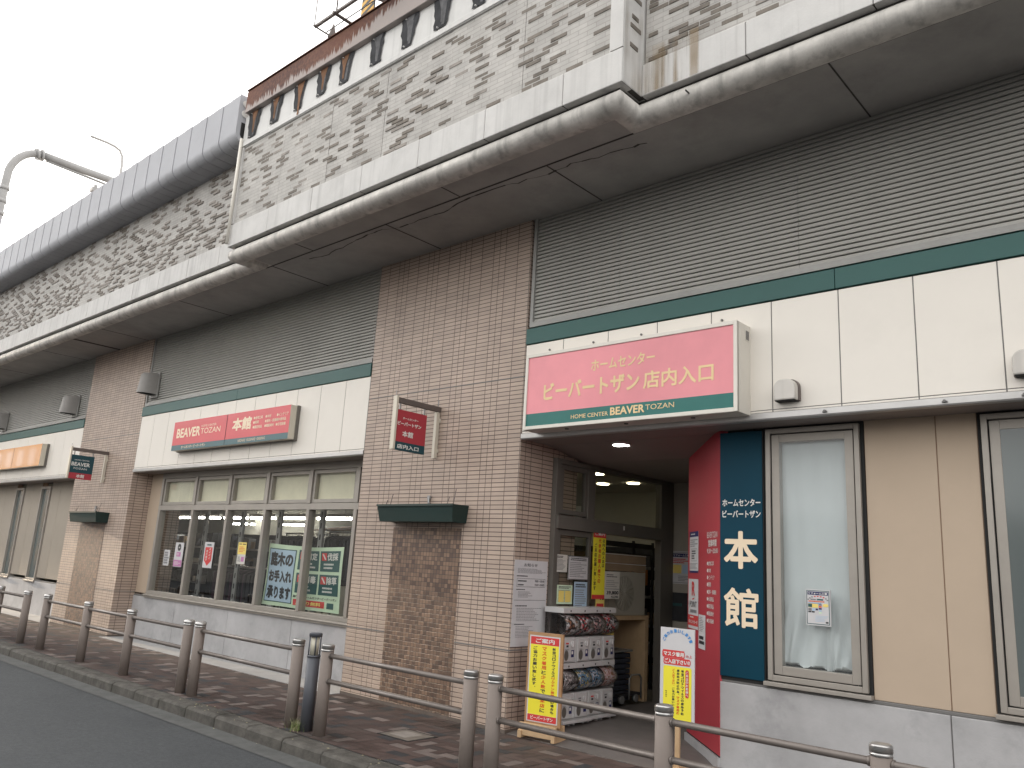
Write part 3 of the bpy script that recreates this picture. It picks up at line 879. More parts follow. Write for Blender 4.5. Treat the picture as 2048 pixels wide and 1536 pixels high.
def soffit(x0, x1, zb, name='soffit'):
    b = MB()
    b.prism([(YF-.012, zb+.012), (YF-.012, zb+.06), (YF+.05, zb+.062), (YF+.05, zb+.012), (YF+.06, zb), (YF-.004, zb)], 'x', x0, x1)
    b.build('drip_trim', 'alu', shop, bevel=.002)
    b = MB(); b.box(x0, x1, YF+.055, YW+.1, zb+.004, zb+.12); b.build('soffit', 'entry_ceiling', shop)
soffit(-5.628, 8, 2.92)
soffit(-15.05, -8.305, 2.885)
soffit(-60, -17.765, 2.87)
b = MB()
for xb in (-2.40, -1.53, -1.03): b.box(xb-.018, xb+.018, YF-.022, YF-.010, 2.94, 2.952); b.cyl((xb, YF-.03, 2.952), (xb, YF-.012, 2.952), .011, n=8)
b.build('trim_clip', 'joint_grey', shop)

def wall(x0, x1, m, seams, z0=.775, z1=2.95, base_seams=(), zb=.745, jm='joint_brown'):
    b = MB(); cuts = [x0]+list(seams)+[x1]
    for c0, c1 in zip(cuts[:-1], cuts[1:]): b.box(c0+.004, c1-.004, YW, YW+.1, z0, z1)
    o = b.build('wall_panel', m, shop, bevel=.003)
    b = MB(); b.box(x0, x1, YW+.006, YW+.12, z0, z1); b.build('wall_joint', jm, o)
def basewall(x0, x1, seams, zb=.745):
    b = MB(); cuts = [x0]+list(seams)+[x1]
    for c0, c1 in zip(cuts[:-1], cuts[1:]): b.box(c0+.004, c1-.004, YW-.022, YW+.3, -.05, zb)
    b.box(x0, x1, YW-.012, YW+.25, -.05, zb-.002, 1)
    b.box(x0, x1, YW-.010, YW+.02, zb, zb+.028, 1)
    b.build('concrete_base', ['base_conc', 'joint_grey'], shop, bevel=.006)
# right bay
wall(-2.235, -1.415, 'beige', [-1.70])
basewall(-3.51, 8, [-1.705, .3])
# left bay
wall(-15.04, -14.54, 'beige', [])
basewall(-15.05, -8.30, [-13.43, -11.72, -10.0], .715)
# far bay
wall(-60, -22.36, 'beige_grey', [-24, -23.1]); wall(-21.75, -20.66, 'beige_grey', [-21.2]); wall(-20.03, -17.77, 'beige_grey', [-19.5, -18.6])
basewall(-60, -17.76, [-25, -22.7, -20.3], .69)

# ------------------------------------------------------------------ windows
def frame_rect(b, x0, x1, y0, y1, z0, z1, t, mi=0):
    b.box(x0, x0+t, y0, y1, z0, z1, mi); b.box(x1-t, x1, y0, y1, z0, z1, mi)
    b.box(x0+t, x1-t, y0, y1, z0, z0+t, mi); b.box(x0+t, x1-t, y0, y1, z1-t, z1, mi)
def sash_window(x0, x1, z0, z1, glass, name='window'):
    b = MB(); frame_rect(b, x0-.028, x1+.028, YW-.006, YW+.12, z0-.012, z1+.03, .06, 1); frame_rect(b, x0+.03, x1-.03, YW-.012, YW+.12, z0+.03, z1-.03, .05, 1)
    frame_rect(b, x0, x1, YW-.035, YW+.06, z0, z1, .042, 0)
    frame_rect(b, x0+.052, x1-.052, YW-.022, YW+.05, z0+.052, z1-.052, .068, 0)
    # reveal behind: cut-out is simply left dark by the gasket plate, so the pane sits proud of it
    b.box(x0-.03, x1+.03, YW-.06, YW+.02, z0-.045, z0-.012, 0)
    o = b.build(name, ['alu_bronze', 'gap_black'], shop, bevel=.004)
    return o
def pane(o, x0, x1, z0, z1, y, m, nm='pane'):
    b = MB(); b.quad((x0, y, z0), (x1, y, z0), (x1, y, z1), (x0, y, z1)); return b.build(nm, m, o, fix=False)
w1 = sash_window(-3.065, -2.265, .815, 2.905, None)
pane(w1, -2.945, -2.385, .935, 2.785, YW-.018, 'glass_wire')
w2 = sash_window(-1.385, -.50, .815, 2.905, None)
pane(w2, -1.265, -.62, .935, 2.785, YW-.018, 'glass_frost')
# vinyl sheet hung behind the first window: crumpled at the foot
def vinyl():
    b = MB(); nx, nz = 60, 90
    vs = []
    for j in range(nz+1):
        for i in range(nx+1):
            a, c = i/nx, j/nz
            x = -2.95+a*.57; zz = .93+c*1.86
            foot = max(0, 1-(zz-.93)/.55)
            fold = math.sin(a*23+c*4)*.003+foot*(.013*math.sin(a*31+3*math.sin(a*9)-c*20)+.011*math.sin((a-.5)*14*(1+c*6)))
            rag = .0
            if j == 0: rag = .02+.018*math.sin(a*17)+.022*max(0, math.sin(a*7+1))+rnd.uniform(-.006, .006)
            vs.append((x, YW+.045+fold*1.3, zz+rag))
    fs = [(j*(nx+1)+i, j*(nx+1)+i+1, (j+1)*(nx+1)+i+1, (j+1)*(nx+1)+i) for j in range(nz) for i in range(nx)]
    b.add(vs, fs, 0, True)
    o = b.build('vinyl_sheet', 'vinyl', base=(-2.66, YW, .93), fix=False)
    tag(o, 'pale translucent vinyl sheet with crumpled foot hung behind the wired glass window', 'sheet')
vinyl()
# far bay narrow windows
for x0, x1 in ((-22.33, -21.77), (-20.63, -20.05)):
    b = MB(); frame_rect(b, x0, x1, YW-.03, YW+.1, .70, 2.78, .05); b.box(x0-.03, x1+.03, YW-.06, YW+.02, .67, .70)
    o = b.build('window', 'alu_bronze', shop, bevel=.003)
    pane(o, x0+.05, x1-.05, .75, 2.73, YW+.02, 'glass_frost')
# the five-light shop window
WX = [-14.50, -13.27, -12.13, -11.02, -9.89, -8.80]
b = MB()
b.box(-14.56, -8.70, YW-.03, YW+.07, 2.79, 2.89); b.box(-14.56, -8.70, YW-.03, YW+.07, .775, .835)
b.box(-14.56, -8.70, YW-.03, YW+.07, 2.225, 2.315)
for i, x in enumerate(WX):
    b.box(x-.035, x+.035, YW-.04, YW+.08, .835, 2.225); b.box(x-.035, x+.035, YW-.04, YW+.08, 2.315, 2.79)
for x0, x1 in zip(WX[:-1], WX[1:]): frame_rect(b, x0+.042, x1-.042, YW-.018, YW+.05, 2.322, 2.783, .05)
b.prism([(YW-.07, .745), (YW-.07, .76), (YW-.03, .774), (YW+.05, .774), (YW+.05, .745)], 'x', -14.6, -8.66)
b.prism([(YW-.05, .716), (YW-.05, .742), (YW+.05, .742), (YW+.05, .716)], 'x', -14.6, -8.66)
b.box(-8.72, -8.31, YW-.03, YW+.07, .775, 2.89)
win = b.build('window', 'alu_bronze', shop, bevel=.004)
for x0, x1 in zip(WX[:-1], WX[1:]):
    pane(win, x0+.035, x1-.035, .835, 2.225, YW+.02, 'glass')
    pane(win, x0+.09, x1-.09, 2.37, 2.735, YW+.012, 'glass')
    b = MB(); b.box(x0+.06, x1-.06, YW+.055, YW+.065, 2.33, 2.775); b.build('blind', 'blind', win)

# ------------------------------------------------------------------ entrance
b = MB(); b.box(-3.50, -3.10, YW-.028, YW+.06, .795, 2.90, 0); b.box(-3.51, -3.09, YW-.015, YW+.05, .765, .796, 1); b.box(-3.103, -3.09, YW-.02, YW+.05, .79, 2.9, 1)
blue = b.build('blue_panel', ['blue', 'gap_black'], shop, bevel=.003)
P_ = Panel((-3.50, YW-.0285, .795), FX, UZ, .40, 2.105)
zf = lambda z: (z-.795)/2.105
xf = lambda x: (x+3.50)/.40
for k, (tx, z0, z1) in enumerate((('ホームセンター', 2.235, 2.30), ('ビーバートザン', 2.135, 2.20))):
    P_.t(tx, xf(-3.475), xf(-3.115), zf(z0), zf(z1), 'ink_white', .025)
P_.t('本', xf(-3.462), xf(-3.142), zf(1.695), zf(2.02), 'ink_ivory', .028)
P_.t('館', xf(-3.462), xf(-3.142), zf(1.205), zf(1.535), 'ink_ivory', .022)
P_.finish_lines(blue)
# scratches
RC = Vector((-3.506, YW-.026, 0)); RE = Vector((-4.25, 7.45, 0))
rd = (RE-RC).normalized(); rn = Vector((-rd.y, rd.x, 0))
if rn.x > 0: rn = -rn
rlen = (RE-RC).length
def slab(b, a0, a1, o0, o1, z0, z1, mi=0):
    pts = [RC+rd*a0+rn*o0, RC+rd*a1+rn*o0, RC+rd*a1+rn*o1, RC+rd*a0+rn*o1]
    b.add([(q.x, q.y, z0) for q in pts]+[(q.x, q.y, z1) for q in pts],
          [(3, 2, 1, 0), (4, 5, 6, 7), (0, 1, 5, 4), (1, 2, 6, 5), (2, 3, 7, 6), (3, 0, 4, 7)], mi)
b = MB(); slab(b, 0, rlen, -.12, 0, .145, 2.93); redw = b.build('red_wall', 'red', shop)
b = MB(); slab(b, 0, rlen+.03, -.12, .015, -.02, .13); slab(b, 0, rlen, -.12, -.004, .13, .146, 1)
b.build('plinth', ['base_conc', 'gap_black'], shop)
b = MB(); b.box(-3.502, -3.2, YW+.03, YW+.3, -.05, 2.93); b.build('corner_post', 'gap_black', shop)
RP = Panel(RE+Vector((0, 0, .145)), -rd, UZ, rlen, 2.755)
if RP.n.dot(rn) < 0: raise RuntimeError('red panel normal')
def ra(px): return px
zr = lambda z: (z-.145)/2.755
# red wall lettering
RP.t('BEAVER TOZAN', .64, .945, zr(1.965), zr(2.02), 'ink_white', .0)
RP.t('営業時間', .68, .92, zr(1.885), zr(1.95), 'ink_white', .02)
RP.t('9:30〜20:00', .64, .955, zr(1.825), zr(1.868), 'ink_white', .01)
for i, (tx, w) in enumerate((('●金物工具', .20), ('●木材', .115), ('●インテリア', .22), ('●照明', .115), ('●塗料・接着剤', .27), ('●水道用品', .20), ('●園芸用品', .20), ('●電設資材', .20), ('●住宅設備', .20))):
    zc = 1.735-i*.0638
    RP.t(tx, .642, .642+w, zr(zc-.020), zr(zc+.020), 'ink_white', .012)
RP.finish_lines(redw)
# entrance ceiling, back wall, left glazed wall
XD = -5.60
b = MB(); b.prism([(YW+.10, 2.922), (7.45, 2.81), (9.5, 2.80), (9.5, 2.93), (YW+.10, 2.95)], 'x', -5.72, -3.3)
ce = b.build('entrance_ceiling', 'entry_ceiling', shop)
b = MB(); b.cyl((-4.75, 6.93, 2.893), (-4.75, 6.93, 2.93), .085, n=24, mi=0); o = b.build('downlight', 'downlight', ce)
b = MB(); b.cyl((-4.75, 6.93, 2.896), (-4.75, 6.93, 2.93), .10, n=24); b.build('trim_ring', 'ink_white', o)
b = MB(); b.box(-5.72, -3.3, 9.4, 9.5, -.05, 2.95); b.build('entrance_back_wall', 'entry_back', shop)
b = MB(); b.box(-4.25, -4.10, 7.47, 9.5, -.05, 2.95); b.build('entrance_side_wall', 'entry_back', shop)
b = MB()
b.box(XD-.06, XD+.03, 6.91, 6.98, .0, 2.80); b.box(XD-.06, XD+.03, 9.08, 9.38, .0, 2.80); b.box(XD-.06, XD+.035, 6.98, 9.08, 2.745, 2.80)
b.box(XD-.10, XD+.06, 6.93, 9.14, 2.035, 2.18)
b.box(XD-.05, XD+.03, 7.50, 7.63, 2.18, 2.745); frame_rect2 = None
for y0, y1 in ((6.98, 7.50),):
    b.box(XD-.03, XD+.02, y0, y0+.07, 2.20, 2.74); b.box(XD-.03, XD+.02, y1-.05, y1, 2.20, 2.74); b.box(XD-.03, XD+.02, y0+.07, y1-.05, 2.20, 2.25); b.box(XD-.03, XD+.02, y0+.07, y1-.05, 2.69, 2.74)
dh = b.build('door_frame', 'bronze_dark', shop, bevel=.003)
for y0, y1, z0, z1 in ((7.05, 7.45, 2.25, 2.69), (7.63, 9.08, 2.18, 2.745)):
    b = MB(); b.quad((XD, y0, z0), (XD, y1, z0), (XD, y1, z1), (XD, y0, z1)); b.build('transom_pane', 'glass_dark', dh, fix=False)
b = MB(); b.box(XD+.06, XD+.066, 8.18, 8.20, 2.10, 2.15, 1); b.box(XD+.06, XD+.063, 8.22, 8.36, 2.105, 2.12, 0); b.build('sensor', ['bronze_dark', 'ink_white'], dh)
def leaf(y0, y1, x, name):
    b = MB(); t = .045
    b.box(x-.02, x+.02, y0, y0+t, .08, 2.03); b.box(x-.02, x+.02, y1-t, y1, .08, 2.03); b.box(x-.02, x+.02, y0+t, y1-t, .08, .20); b.box(x-.02, x+.02, y0+t, y1-t, 1.97, 2.03)
    o = b.build(name, 'bronze_dark', shop, bevel=.003)
    b = MB(); b.quad((x, y0+t, .20), (x, y1-t, .20), (x, y1-t, 1.97), (x, y0+t, 1.97)); b.build('pane', 'glass_dark', o, fix=False)
leaf(6.985, 7.60, XD, 'door_leaf'); leaf(7.05, 7.68, XD-.06, 'sliding_door')
# sales floor behind
b = MB(); b.quad((-34, YW+.1, .03), (-5.66, YW+.1, .03), (-5.66, 13, .03), (-34, 13, .03)); b.build('sales_floor', 'int_floor', shop, fix=False)
b = MB(); b.quad((-34, YW+.1, 2.86), (-5.66, YW+.1, 2.86), (-5.66, 13, 2.86), (-34, 13, 2.86))
ic = b.build('sales_ceiling', 'int_ceiling', shop, fix=False)
b = MB(); b.box(-34, -5.7, 13, 13.1, 0, 2.9); b.box(-8.28, -8.2, YW+.1, 8.2, 0, 2.9); b.box(-8.2, -5.7, 10.9, 11.0, 0, 2.9); b.box(-5.70, -5.66, 9.4, 13, 0, 2.9); b.box(-34.1, -34, YW, 13, 0, 2.9)
b.build('interior_wall', 'int_wall', shop)
b = MB(); b.box(-9.2, -8.9, 8.4, 8.7, .03, 2.86); b.box(-16.3, -15.9, 9.7, 10.1, .03, 2.86); b.build('interior_column', 'int_wall', shop)
for x, y in ((-6.71, 8.5), (-6.86, 8.72), (-6.27, 8.62), (-6.92, 9.66), (-6.41, 9.68), (-7.6, 9.6)):
    b = MB(); b.cyl((x, y, 2.845), (x, y, 2.858), .088, n=20); b.build('ceiling_downlight', 'downlight_warm', ic)
# back-of-house closure so no sky leaks in
b = MB(); b.box(-3.2, 8, YW+.2, YW+.28, 0, 2.95); b.box(-3.3, 8, YW+.1, 12, 2.95, 3.0); b.box(-60, -5.6, YW+.1, 13.1, 2.95, 3.0); b.box(-5.7, -3.2, YW+.1, 13, 2.955, 3.0); b.box(-60, -34, YW+.35, YW+.45, 0, 2.95)
b.build('inner_shell', 'int_dark', shop)

# ================================================================== SIGNS ON THE BUILDING
def boxsign(t, x0, x1, yf, yb, z0, z1, fr, lip=.02):
    b = MB()
    b.box(x0, x1, yf+.012, yb, z0, z1)
    b.box(x0, x0+fr, yf, yf+.03, z0, z1); b.box(x1-fr, x1, yf, yf+.03, z0, z1)
    b.box(x0+fr, x1-fr, yf, yf+.03, z0, z0+fr); b.box(x0+fr, x1-fr, yf, yf+.03, z1-fr, z1)
    return b.build('case', 'frame_white', t, bevel=.004)
# big pink entrance sign
t = thing('entrance_sign', 'large pink and green box sign with cream lettering above the shop entrance', 'shop sign', (-4.22, 6.2, 2.955))
X0, X1, Z0, Z1 = -5.40, -3.035, 2.965, 3.755
boxsign(t, X0, X1, 6.10, 6.35, Z0, Z1, .035)
fw_, fh_ = X1-X0-.07, Z1-Z0-.07
P_ = Panel((X0+.035, 6.111, Z0+.035), FX, UZ, fw_, fh_)
xa = lambda x: (x-X0-.035)/fw_
za = lambda z: (z-Z0-.035)/fh_
P_.r(0, 1, za(3.128), 1, 'pink', 0); P_.r(0, 1, 0, za(3.128), 'sign_green', 0)
P_.t('ホームセンター', xa(-4.56), xa(-3.845), za(3.485), za(3.60), 'ink_cream', .022)
P_.t('ビーバートザン', xa(-5.145), xa(-4.005), za(3.245), za(3.425), 'ink_cream', .030)
P_.t('店内入口', xa(-3.965), xa(-3.255), za(3.248), za(3.415), 'ink_cream', .022)
P_.t('HOME CENTER', xa(-4.785), xa(-4.345), za(3.035), za(3.075), 'ink_cream', .012)
P_.t('BEAVER', xa(-4.322), xa(-3.945), za(3.032), za(3.108), 'ink_cream', .03)
P_.t('TOZAN', xa(-3.935), xa(-3.638), za(3.052), za(3.100), 'ink_cream', .0)
P_.finish_lines(t, 'face')
b = MB(); b.box(-3.036, -3.031, 6.25, 6.325, 3.61, 3.71, 0)
for k in range(6): b.box(-3.032, -3.029, 6.26+k*.010, 6.264+k*.010, 3.62, 3.70, 1)
b.build('vent_grille', ['frame_white', 'joint_grey'], t)
b = MB()
for x in (-4.9, -4.2, -3.5): b.cyl((x, 6.2, 2.955), (x, 6.2, 2.967), .02, n=10)
b.build('drain_plug', 'joint_grey', t)

def longsign(x0, x1, lab, faced):
    t = thing('fascia_sign', lab, 'shop sign', ((x0+x1)/2, 6.3, 3.17), 'long signs on the white fascia')
    Z0, Z1 = 3.17, 3.655
    b = MB(); b.box(x0, x1, 6.20, YF, Z0, Z1); b.box(x0-.015, x1+.015, 6.30, YF, Z0-.012, Z1+.006, 1); b.build('case', ['cream_metal', 'bronze_dark'], t, bevel=.003)
    P_ = Panel((x0, 6.199, Z0), FX, UZ, x1-x0, Z1-Z0)
    if faced:
        gz = (3.258-Z0)/(Z1-Z0); xm = (-11.60-x0)/(x1-x0)
        X = lambda x: (x-x0)/(x1-x0)
        Zz = lambda z: (z-Z0)/(Z1-Z0)
        P_.r(0, 1, gz, 1, 'sign_red2', 1); P_.r(0, 1, 0, gz, 'sign_slate', 1); P_.r(xm-.002, xm+.002, 0, 1, 'gap_black', 2)
        P_.t('BEAVER', X(-13.22), X(-12.42), Zz(3.375), Zz(3.535), 'ink_ivory', .03)
        P_.t('HOME CENTER', X(-12.40), X(-11.92), Zz(3.510), Zz(3.545), 'ink_ivory', .0)
        P_.t('TOZAN', X(-12.40), X(-11.78), Zz(3.40), Zz(3.49), 'ink_ivory', .0)
        P_.t('ホームセンター ビーバートザン', X(-13.0), X(-12.2), Zz(3.19), Zz(3.24), 'ink_ivory', .02)
        P_.t('本館', X(-11.42), X(-10.87), Zz(3.375), Zz(3.575), 'ink_ivory', .04)
        rows = (('●金物工具', '●木材', '●インテリア'), ('●照明', '●塗料・接着剤', '●水道用品'), ('●園芸用品', '●電設資材', '●住宅設備'))
        cx = (-10.82, -10.50, -10.20)
        for j, rw in enumerate(rows):
            for i, tx in enumerate(rw):
                w = .052*len(tx); zc = 3.535-j*.07
                P_.t(tx, X(cx[i]+.03*j*0), X(cx[i]+w*.95), Zz(zc-.023), Zz(zc+.023), 'ink_ivory', .02)
        P_.t('HARDWARE・HOUSEWARES・GARDENING', X(-11.2), X(-10.45), Zz(3.195), Zz(3.235), 'ink_ivory', .0)
    else:
        P_.r(0, 1, 0, 1, 'sign_glow_tint', 1); P_.r(.52-.002, .52+.002, 0, 1, 'gap_black', 2)
    P_.finish_lines(t, 'face')
longsign(-13.345, -9.86, 'long faded red two panel sign on the white fascia above the five light shop window', True)
longsign(-23.3, -19.55, 'long two panel sign catching orange sun on the fascia beyond the far tiled pier', False)

def bladesign(x, yo, yi, z0, z1, lab, red_first):
    t = thing('projecting_sign', lab, 'hanging sign', (x, YF, z0), 'signs projecting from the tiled piers')
    b = MB(); b.box(x-.022, x+.022, YF-.062, YF-.012, z0-.02, z1+.07); b.box(x-.03, x+.03, YF-.02, YF+.002, z0+.05, z0+.09); b.box(x-.03, x+.03, YF-.02, YF+.002, z1-.05, z1); b.build('wall_post', 'cream_metal', t, bevel=.003)
    b = MB(); b.box(x-.025, x+.025, yo+.03, YF-.0, z1+.075, z1+.135); b.build('bracket_arm', 'brown_metal', t, bevel=.003)
    b = MB(); b.box(x-.03, x+.03, yo, yo+.03, z0, z1+.15); b.build('front_strip', 'cream_metal', t, bevel=.003)
    b = MB(); b.box(x-.016, x+.016, yo+.03, yi, z0, z1); pn = b.build('panel', 'brown_metal', t)
    b = MB()
    for yy in (yo+.08, yi-.03): b.box(x-.006, x+.006, yy-.01, yy+.01, z1, z1+.08)
    b.tube([(x, YF-.03, z1+.13), (x, YF-.03, z1+.22)], .006, 6); b.tube([(x, yo+.01, z1+.15), (x, yo+.01, z1+.21)], .004, 6)
    b.build('hanger', 'steel_grey', t)
    P_ = Panel((x+.0165, yo+.03, z0), (0, 1, 0), UZ, yi-yo-.03, z1-z0)
    if red_first:
        P_.r(0, 1, .21, 1, 'red', 1); P_.r(0, 1, 0, .21, 'sign_teal', 1)
        P_.t('ホームセンター', .20, .72, .775, .835, 'ink_white', .02)
        P_.t('ビーバートザン', .04, .83, .615, .715, 'ink_white', .04)
        P_.t('本館', .22, .58, .345, .495, 'ink_white', .03)
        P_.t('店内入口', .08, .80, .045, .155, 'ink_white', .03)
    else:
        P_.r(0, 1, .25, 1, 'sign_teal', 1); P_.r(0, 1, 0, .25, 'red', 1)
        P_.t('HOME CENTER', .16, .80, .77, .82, 'ink_white', .01)
        P_.t('BEAVER', .05, .85, .54, .70, 'ink_white', .03)
        P_.t('TOZAN', .14, .74, .40, .48, 'ink_white', .0)
        P_.t('本館', .33, .68, .05, .20, 'ink_white', .03)
    P_.finish_lines(pn, 'face')
bladesign(-6.93, 5.665, 6.14, 2.79, 3.245, 'red and teal hanging sign projecting from the near tiled pier over its green planter', True)
bladesign(-16.28, 5.655, 6.10, 2.74, 3.185, 'teal hanging sign with red foot projecting from the far tiled pier', False)

# ------------------------------------------------------------------ planters
def planter(x, z0, lab):
    t = thing('window_planter', lab, 'planter', (x, 6.22, z0), 'green planters on the tiled piers')
    b = MB()
    w0, w1, yo0, yo1, z1 = .615, .640, 6.135, 6.10, z0+.19
    b.loft([[(x-w1, yo1, z1), (x-w0, yo0, z0)], [(x+w1, yo1, z1), (x+w0, yo0, z0)]])
    b.quad((x-w1, YF, z1), (x-w0, YF, z0), (x-w0, yo0, z0), (x-w1, yo1, z1)); b.quad((x+w1, YF, z1), (x+w0, YF, z0), (x+w0, yo0, z0), (x+w1, yo1, z1))
    b.quad((x-w0, YF, z0), (x+w0, YF, z0), (x+w0, yo0, z0), (x-w0, yo0, z0))
    b.quad((x-w1, YF, z1-.03), (x+w1, YF, z1-.03), (x+w1, yo1, z1-.03), (x-w1, yo1, z1-.03))
    b.box(x-w1-.006, x+w1+.006, yo1-.006, yo1+.012, z1-.018, z1+.004)
    b.build('trough', 'planter_green', t)
    b = MB(); b.quad((x-w1+.01, YF, z1-.025), (x+w1-.01, YF, z1-.025), (x+w1-.01, yo1+.01, z1-.025), (x-w1+.01, yo1+.01, z1-.025)); b.build('soil', 'int_dark', t, fix=False)
    for dx, h in ((-.57, .06), (-.48, .13), (.48, .09), (.58, .17)):
        b = MB(); b.tube([(x+dx, 6.16, z1-.03), (x+dx+rnd.uniform(-.01, .01), 6.2, z1+h)], .0045, 6); b.build('stake', 'brown_metal', t)
    b = MB(); b.tube([(x, YF-.02, z1-.02), (x, YF-.02, z1+.10)], .012, 8); b.box(x-.02, x+.02, YF-.03, YF, z1+.08, z1+.12); b.build('water_pipe', 'steel_grey', t)
    return t
planter(-6.98, 2.035, 'dark green empty planter trough fixed above the brown mosaic of the near tiled pier')
planter(-16.42, 1.965, 'dark green empty planter trough fixed above the brown mosaic of the far tiled pier')

# ------------------------------------------------------------------ vent hoods
def hood_white(x, z, lab):
    t = thing('vent_hood', lab, 'vent hood', (x, YF, z), 'small white vent hoods on the fascia')
    def arch(w, h, r):
        L = [(x-w, z), (x-w, z+h-r)]
        for k in range(1, 9):
            a = math.pi/2*k/8; L.append((x-w+r*(1-math.cos(a)), z+h-r+r*math.sin(a)))
        Rr = [(2*x-p[0], p[1]) for p in L[::-1]]
        return L+Rr
    b = MB(); b.prism(arch(.098, .185, .075), 'y', YF-.035, YF+.005); b.build('rim', 'brown_metal', t, bevel=.004)
    b = MB(); b.prism(arch(.09, .176, .07), 'y', YF-.11, YF-.03); b.build('cowl', 'hood_white', t, bevel=.012)
    b = MB(); b.box(x-.082, x+.082, YF-.10, YF-.01, z-.004, z+.001); b.build('mesh_opening', 'gap_black', t)
hood_white(-2.695, 3.055, 'small white round topped vent hood on the fascia right of the pink entrance sign')
hood_white(-.985, 3.075, 'small white round topped vent hood at the right edge of the photograph')
def hood_grey(x, z, lab):
    t = thing('louvre_hood', lab, 'vent hood', (x, 6.37, z), 'grey vent hoods on the louvres')
    prof = [(6.372, z+.385), (6.30, z+.385)]
    for k in range(1, 9):
        a = math.pi/2*k/8; prof.append((6.30-.17*math.sin(a), z+.385-.09*(1-math.cos(a))))
    prof += [(6.07, z+.0), (6.372, z+.02)]
    b = MB()
    n = 12      # rounded front: half round in plan
    prev = None
    rings = []
    for (y, zz) in [(6.372, z+.39), (6.20, z+.39), (6.12, z+.375), (6.08, z+.34), (6.05, z+.04), (6.045, z)]:
        ring = []
        for k in range(n+1):
            a = math.pi*k/n
            ring.append((x-.13*math.cos(a), 6.372-(6.372-y)*math.sin(a)**.6 if 0 < k < n else 6.372, zz))
        rings.append(ring)
    b.loft(rings, 0, True)
    b.build('cowl', 'hood_grey', t, fix=False)
    b = MB(); rg = [(p[0], p[1]+.004 if p[1] < 6.3 else p[1], z+.02) for p in rings[-1]]; b.poly(rg); b.build('opening', 'gap_black', t, fix=False)
    b = MB(); b.box(x-.15, x+.15, 6.345, 6.372, z-.06, z+.42); b.build('back_plate', 'grey_paint', t, bevel=.004)
hood_grey(-14.72, 4.30, 'grey half round vent hood on the louvre edge beside the far tiled pier top')
hood_grey(-18.45, 4.24, 'grey half round vent hood on the louvre left of the far tiled pier')
hood_grey(-23.0, 4.24, 'grey half round vent hood on the louvre at the left edge of the photograph')

# ================================================================== STREET FURNITURE
def railing(posts, lab, ext_r=False, ext_l=False):
    t = thing('pedestrian_railing', lab, 'railing', ((posts[0]+posts[-1])/2, 4.78, 0), 'brown railings along the kerb')
    for x in posts:
        lean = rnd.uniform(-.006, .006)
        b = MB(); b.cyl((x, 4.78, -.02), (x+lean, 4.78, .735), .057, n=24)
        p = b.build('post', 'post', t)
        b = MB(); b.cyl((x+lean, 4.78, .735), (x+lean, 4.78, .755), .0585, n=24); b.cyl((x+lean, 4.78, .757), (x+lean, 4.78, .785), .0605, n=24); b.cyl((x+lean, 4.78, .785), (x+lean, 4.78, .797), .0605, .05, n=24)
        b.build('cap', 'cap', p)
    for z in (.70, .478):
        b = MB(); x0, x1 = posts[0]+.05, posts[-1]-.05
        b.cyl((x0, 4.78, z), (x1, 4.78, z), .0215, n=14)
        for x in posts:
            if x > posts[0]: b.cyl((x-.068, 4.78, z), (x-.05, 4.78, z), .027, n=12)
            if x < posts[-1]: b.cyl((x+.05, 4.78, z), (x+.068, 4.78, z), .027, n=12)
        b.build('rail', 'rail', t)
railing([-4.36, -2.89, -1.565, -.2], 'long brown railing at the right with post in front of the entrance')
railing([-6.50, -4.62], 'brown two post railing in front of the near tiled pier, right of the bollard lamp')
railing([-8.91, -6.97], 'brown two post railing left of the bollard lamp below the shop window banner')
railing([-13.59, -12.06, -10.68, -9.18], 'brown four post railing in front of the far tiled pier and shop window')
railing([-19.1, -17.3, -15.75, -14.45], 'brown railing at the far left edge beside the narrow shop windows')

t = thing('bollard_lamp', 'dark grey cylindrical bollard lamp between two railings on the kerb', 'bollard lamp', (-6.735, 4.80, 0))
X, Y = -6.735, 4.80
b = MB(); b.cyl((X, Y, -.02), (X, Y, .655), .060, n=26); b.cyl((X, Y, .655), (X, Y, .675), .063, n=26); b.build('body', 'bollard', t)
b = MB(); b.cyl((X, Y, .675), (X, Y, .84), .040, n=20); b.build('lamp_glass', 'lamp_glass', t)
b = MB()
for k in range(4):
    a = math.pi/4+k*math.pi/2+.3; b.cyl((X+.052*math.cos(a), Y+.052*math.sin(a), .675), (X+.052*math.cos(a), Y+.052*math.sin(a), .845), .0065, n=8)
b.build('cage', 'bollard', t)
b = MB(); b.cyl((X, Y, .845), (X, Y, .872), .062, n=26); b.cyl((X, Y, .872), (X, Y, .878), .062, .05, n=26); b.build('cap', 'bollard', t)

grass_m = mat('grass_blade', (.15, .20, .06), .7, var=.4, vscale=30)
grass_d = mat('grass_dry', (.36, .33, .20), .8, var=.3, vscale=30)
b = MB(); q = random.Random(4)
for k in range(150):
    a = q.uniform(0, 6.28); rr = abs(q.gauss(0, .05)); x = -6.80+rr*math.cos(a)*1.3; y = 4.735+rr*math.sin(a)*.8
    h = q.uniform(.05, .13)*(1.5 if k % 17 == 0 else 1); la = q.uniform(0, 6.28); l = q.uniform(.02, .09); w = q.uniform(.0016, .0034)
    pts = []
    for s_ in range(5):
        f = s_/4; pts.append(Vector((x+math.cos(la)*l*f*f*1.3, y+math.sin(la)*l*f*f*1.3, h*(f-.25*f*f*(l/.09)))))
    sd_ = Vector((-math.sin(la), math.cos(la), 0))*w
    vs = []
    for i, p in enumerate(pts): kk = 1-i/4.2; vs += [p-sd_*kk, p+sd_*kk]
    b.add(vs, [(2*i, 2*i+1, 2*i+3, 2*i+2) for i in range(4)], 1 if q.random() < .3 else 0)
tag(b.build('grass_tuft', [grass_m, grass_d], base=(-6.80, 4.74, 0), fix=False), 'small green weed tuft with dry blades at the foot of the bollard lamp', 'weed')
